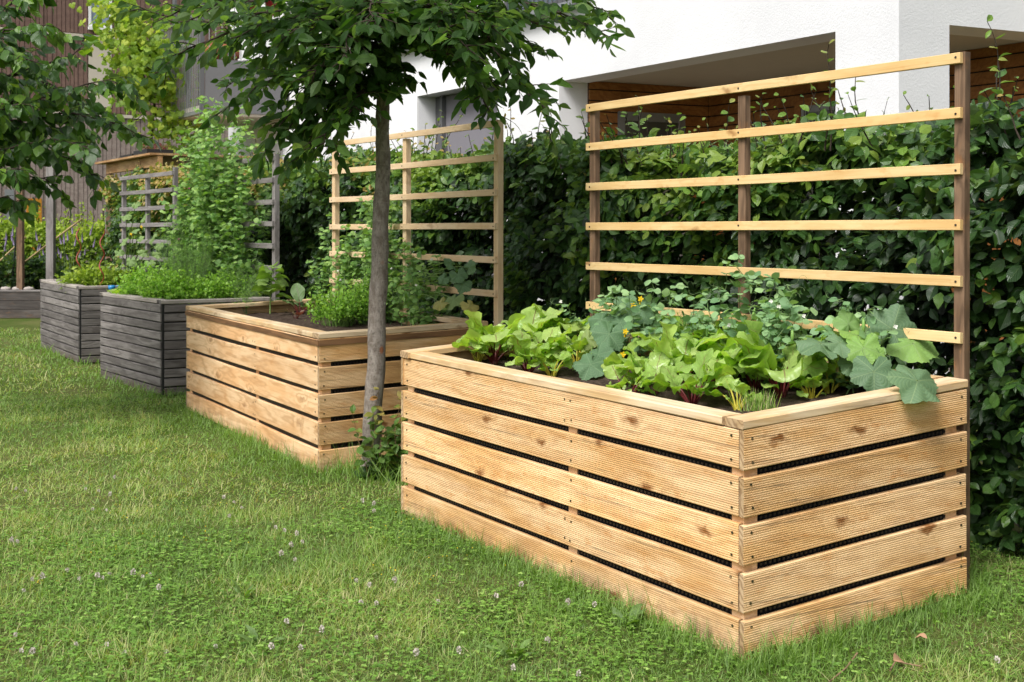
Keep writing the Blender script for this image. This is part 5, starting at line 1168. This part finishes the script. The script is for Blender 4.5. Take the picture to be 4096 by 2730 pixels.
# bed 4: lettuce-like greens, nasturtium, spiral stakes
p = at_bed(bed4, .35, .38); herb_bush('salad_greens', 'bright salad greens spilling over the farthest grey bed', 'salad', p, 190, .36, (.36,.34), 'shrub', 'stem_green', .055, OVATE, (.15,.8), 9)
p = at_bed(bed4, .40, .82); herb_bush('nasturtium', 'pale leaved nasturtium beside the pumpkin with yellow flowers', 'nasturtium', p, 60, .48, (.30,.3), 'pumpkin', 'stem_pea', .065, ROUND, (.3,1.), 5)
for i,(x,dd,lab) in enumerate(((181,14.3,'red rusty spiral plant stake, left one, in the far grey bed'),(232,14.0,'red rusty spiral plant stake, right one, in the far grey bed'))):
    z0 = .82; z1 = W(x,524+4*i,dd)[2]; c = W(x,600,dd); t = np.linspace(0,1,70); ph = 1.6*i
    pts = np.stack([c[0]+.026*np.sin(t*19+ph)+.02*i*t, c[1]+.026*np.cos(t*19+ph), z0-.1+(z1-z0+.1)*t],1); mb = MB(); mb.tube(pts,.0075,6); tag(mb.build('spiral_stake','rust',None,True), lab, 'stake', 'spiral plant stakes')
c = W(257,650,13.2); c[2] = bed4.sz+.05; root = thing('garden_scoop', 'small blue plastic scoop lying in the far grey bed beside the herbs', 'scoop', c); mb = MB(); lathe(mb,[(.001,.0),(.025,.0),(.038,.03),(.04,.06),(.035,.06),(.022,.006),(.001,.006)],(0,0,0)); mb.build('cup','blue',root,True); mb = MB(); mb.tube([(.035,0,.045),(.07,0,.055),(.11,0,.05),(.14,0,.04)],.006,8); mb.build('handle','blue',root,True)
# ================================================================== small things on the lawn
hd = MB(); an = 26; v = units(rnd3(an))*A(.0085,.0085,.0075)+A(0,0,.048); petal = leaf_tp([.2,.5,.1],.2,.1)
hd.inst(petal, v*A(.45,.45,1)+A(0,0,.0), units(v-A(0,0,.041)), rnd3(an), np.full(an,.0075)*A(1)[0], RNG.random(an)); hd.tube([(0,0,0),(.003,0,.026),(0,0,.046)],.0012,4,mat=1)
proto = hd.build('clover_flower', ['clover_head','stem_green']); used = False
spots = [(35,1262),(48,1256),(72,1340),(105,1344),(160,1322),(176,1340),(225,1348),(232,1342),(305,1340),(322,1346),(345,1330),(369,1370),(45,1368),(245,1332),(58,1512),(70,1520),(30,1476),(185,1498),(245,1498),(285,1512),(390,1512),(497,1500),(630,1504),(198,1127),(228,1133),(247,1147),(510,1155),(538,1160),(556,1172),(525,1192),(635,1222),(660,1228),(680,1240),(690,1255),(672,1270),(648,1290),(680,1296),(735,1470),(660,1450),(820,1345),(842,1355),(905,1350),(830,1400),(870,1398),(700,1500),(865,1470),(1010,1390),(1130,1380),(1192,1352),(1300,1395),(1330,1550),(1265,1476),(1060,1505),(940,1520),(832,1164),(852,1168),(860,1180),(215,1178),(260,1100),(30,1125),(60,1130),(245,1178),(1365,1392),(2300,1540),(1180,1540)]
for x,y in spots:
    o = proto if not used else proto.copy()
    if used: col.objects.link(o)
    used = True
    p = G(x+random.uniform(-4,4), y+8); p[2] = gz(p[0],p[1])-.004; o.location = Vector(p); s_ = random.uniform(.8,1.25); o.scale = (s_,s_,s_*random.uniform(.8,1.1)); o.rotation_euler = (random.uniform(-.3,.3),random.uniform(-.3,.3),random.uniform(0,6))
    tag(o, 'small round white clover blossom standing in the lawn', 'flower', 'white clover blossoms scattered over the lawn')
yb = MB(); n=420; P = lawn_points(3000,5,9.5,1.0); P = P[(fbm(P,.7,33)>.25)][:n]
ang = RNG.uniform(0,6.28,len(P)); yb.inst(ROUND[0], np.stack([P[:,0],P[:,1],gz(P[:,0],P[:,1])+RNG.uniform(.025,.05,len(P))],1), np.stack([np.cos(ang),np.sin(ang),.2*np.ones(len(P))],1), rnd3(len(P))*.3+A(0,0,1), np.full(len(P),.0065), np.zeros(len(P))); o = yb.build('yellow_flowers','yellow'); tag(o,'tiny yellow trefoil flowers sprinkled through the lawn','flowers'); o['kind']='stuff'
for i,(x,y,s_,lab) in enumerate(((2053,1528,.055,'curled pale brown leaf lying on the grass right of the bed corner'),(1835,1470,.04,'small dry leaf lying against the foot of the right bed wall'),(2130,1485,.045,'reddish dry leaf on the grass under the hedge side'))):
    p = G(x,y); p[2] = gz(p[0],p[1])+.035; f = MB(); f.inst(leaf_tp([.03,.3,.42,.3,.03],.7,.5,i+70,.1), p[None]*0, unit(A(math.cos(i*2),.5,.2))[None], unit(A(.2,-.4,.8))[None], A(s_*.95), A(.5)); o = f.build('fallen_leaf','dryleaf'); o.location = Vector(p); tag(o,lab,'leaf','dry leaves on the lawn')
for i,(pts,lab) in enumerate((([(1905,1565),(1945,1535),(1970,1505)],'thin dry twig on the grass near the bed corner'),([(2045,1545),(2058,1525),(2075,1530),(2120,1540)],'forked dry twig at the bottom right'))):
    q = [G(x,y) for x,y in pts]; 
    for a_ in q: a_[2] = gz(a_[0],a_[1])+.03
    mb = MB(); mb.tube(polyline(q,9)[0],.003,5); tag(mb.build('twig','twig',None,True),lab,'twig','twigs on the lawn')
for i,(x,y,n,L_,w_,lab) in enumerate(((1440,1425,7,.13,.16,'broad leaved weed below the grooved front boards'),(2050,1345,9,.15,.14,'dandelion rosette right of the right bed wall'),(2130,1400,8,.13,.14,'dandelion rosette at the right edge under the hedge'),(1905,1395,7,.10,.14,'small weed at the foot of the right bed wall'),(560,1375,8,.10,.10,'narrow leaved weed tuft in the middle of the lawn'),(1180,1500,8,.11,.14,'plantain rosette at the lower middle of the lawn'),(600,1480,8,.10,.13,'plantain rosette at the lower left of the lawn'),(2240,1240,7,.22,.09,'tall weed under the right end of the hedge'),(2290,1260,7,.20,.09,'second tall weed under the hedge, at the right edge'),(1780,1420,6,.09,.2,'round leaf weed close to the front bed corner'))):
    p = G(x,y); p[2] = gz(p[0],p[1])-.005; rosette('lawn_weed', lab, 'weed', p, n, (L_*.7,L_*1.15), w_, 'weed', 'stem_green', (.5,1.2), (-.1,.5), .2, 'lance' if w_ < .15 else 'ovate', .15, .0015, (.1,.9), group='weeds in the lawn', seed=200+i)
# wild grass stalks at the trunk foot
mb = MB(); n = 260; c = tb+A(.05,-.1,0); pos = c+np.stack([RNG.normal(.05,.22,n),RNG.normal(0,.14,n),np.zeros(n)],1); L_ = RNG.uniform(.08,.26,n)
mb.inst(BLADES[2], pos, units(rnd3(n)*.35+A(0,0,1)), rnd3(n), np.stack([RNG.uniform(.003,.006,n),L_,L_],1), RNG.uniform(.15,.7,n)); o = mb.build('tall_grass','grass'); tag(o,'tuft of longer uncut grass around the foot of the trunk','grass'); o['kind']='stuff'
# ================================================================== light, sky, camera
SUN = unit(A(-.45,-.62,1.0)); el = math.asin(SUN[2]); rot = math.atan2(SUN[0], SUN[1])
w = bpy.data.worlds.new('World'); scene.world = w; w.use_nodes = True; nt = w.node_tree; nt.nodes.clear(); h = NT(nt)
sky = h.n('TexSky', _sky_type='NISHITA', _sun_disc=False, _sun_elevation=el, _sun_rotation=rot, _air_density=1.0, _dust_density=4.0, _ozone_density=1.0)
hs = h.n('HueSaturation', Saturation=.30, Value=1.3, Color=sky.outputs[0]); bg = h.n('Background', Color=hs.outputs[0], Strength=.15); wo = h.n('OutputWorld'); nt.links.new(bg.outputs[0], wo.inputs[0])
ld = bpy.data.lights.new('sun', 'SUN'); ld.energy = 3.7; ld.angle = R(22); ld.color = (1,.975,.94); lo_ = bpy.data.objects.new('sun', ld); col.objects.link(lo_); lo_.rotation_euler = Vector(-SUN).to_track_quat('-Z','Y').to_euler(); lo_.location = (0,0,12)
cd = bpy.data.cameras.new('camera'); cd.sensor_width = 36; cd.lens = F/4096*36; cd.shift_y = -(1365-CV)/4096; cd.clip_end = 1500; cd.clip_start = .05
cd.dof.use_dof = True; cd.dof.focus_distance = 5.6; cd.dof.aperture_fstop = 8.0
cam = bpy.data.objects.new('camera', cd); col.objects.link(cam); cam.location = (0,0,HC); cam.rotation_euler = (R(90),0,0); scene.camera = cam
scene.view_settings.view_transform = 'Standard'; scene.view_settings.look = 'None'; scene.view_settings.exposure = 0; scene.view_settings.gamma = 1
scene.render.resolution_x = 1024; scene.render.resolution_y = 682
cy = scene.cycles; cy.max_bounces = 8; cy.diffuse_bounces = 4; cy.glossy_bounces = 3; cy.transmission_bounces = 4; cy.use_denoising = True
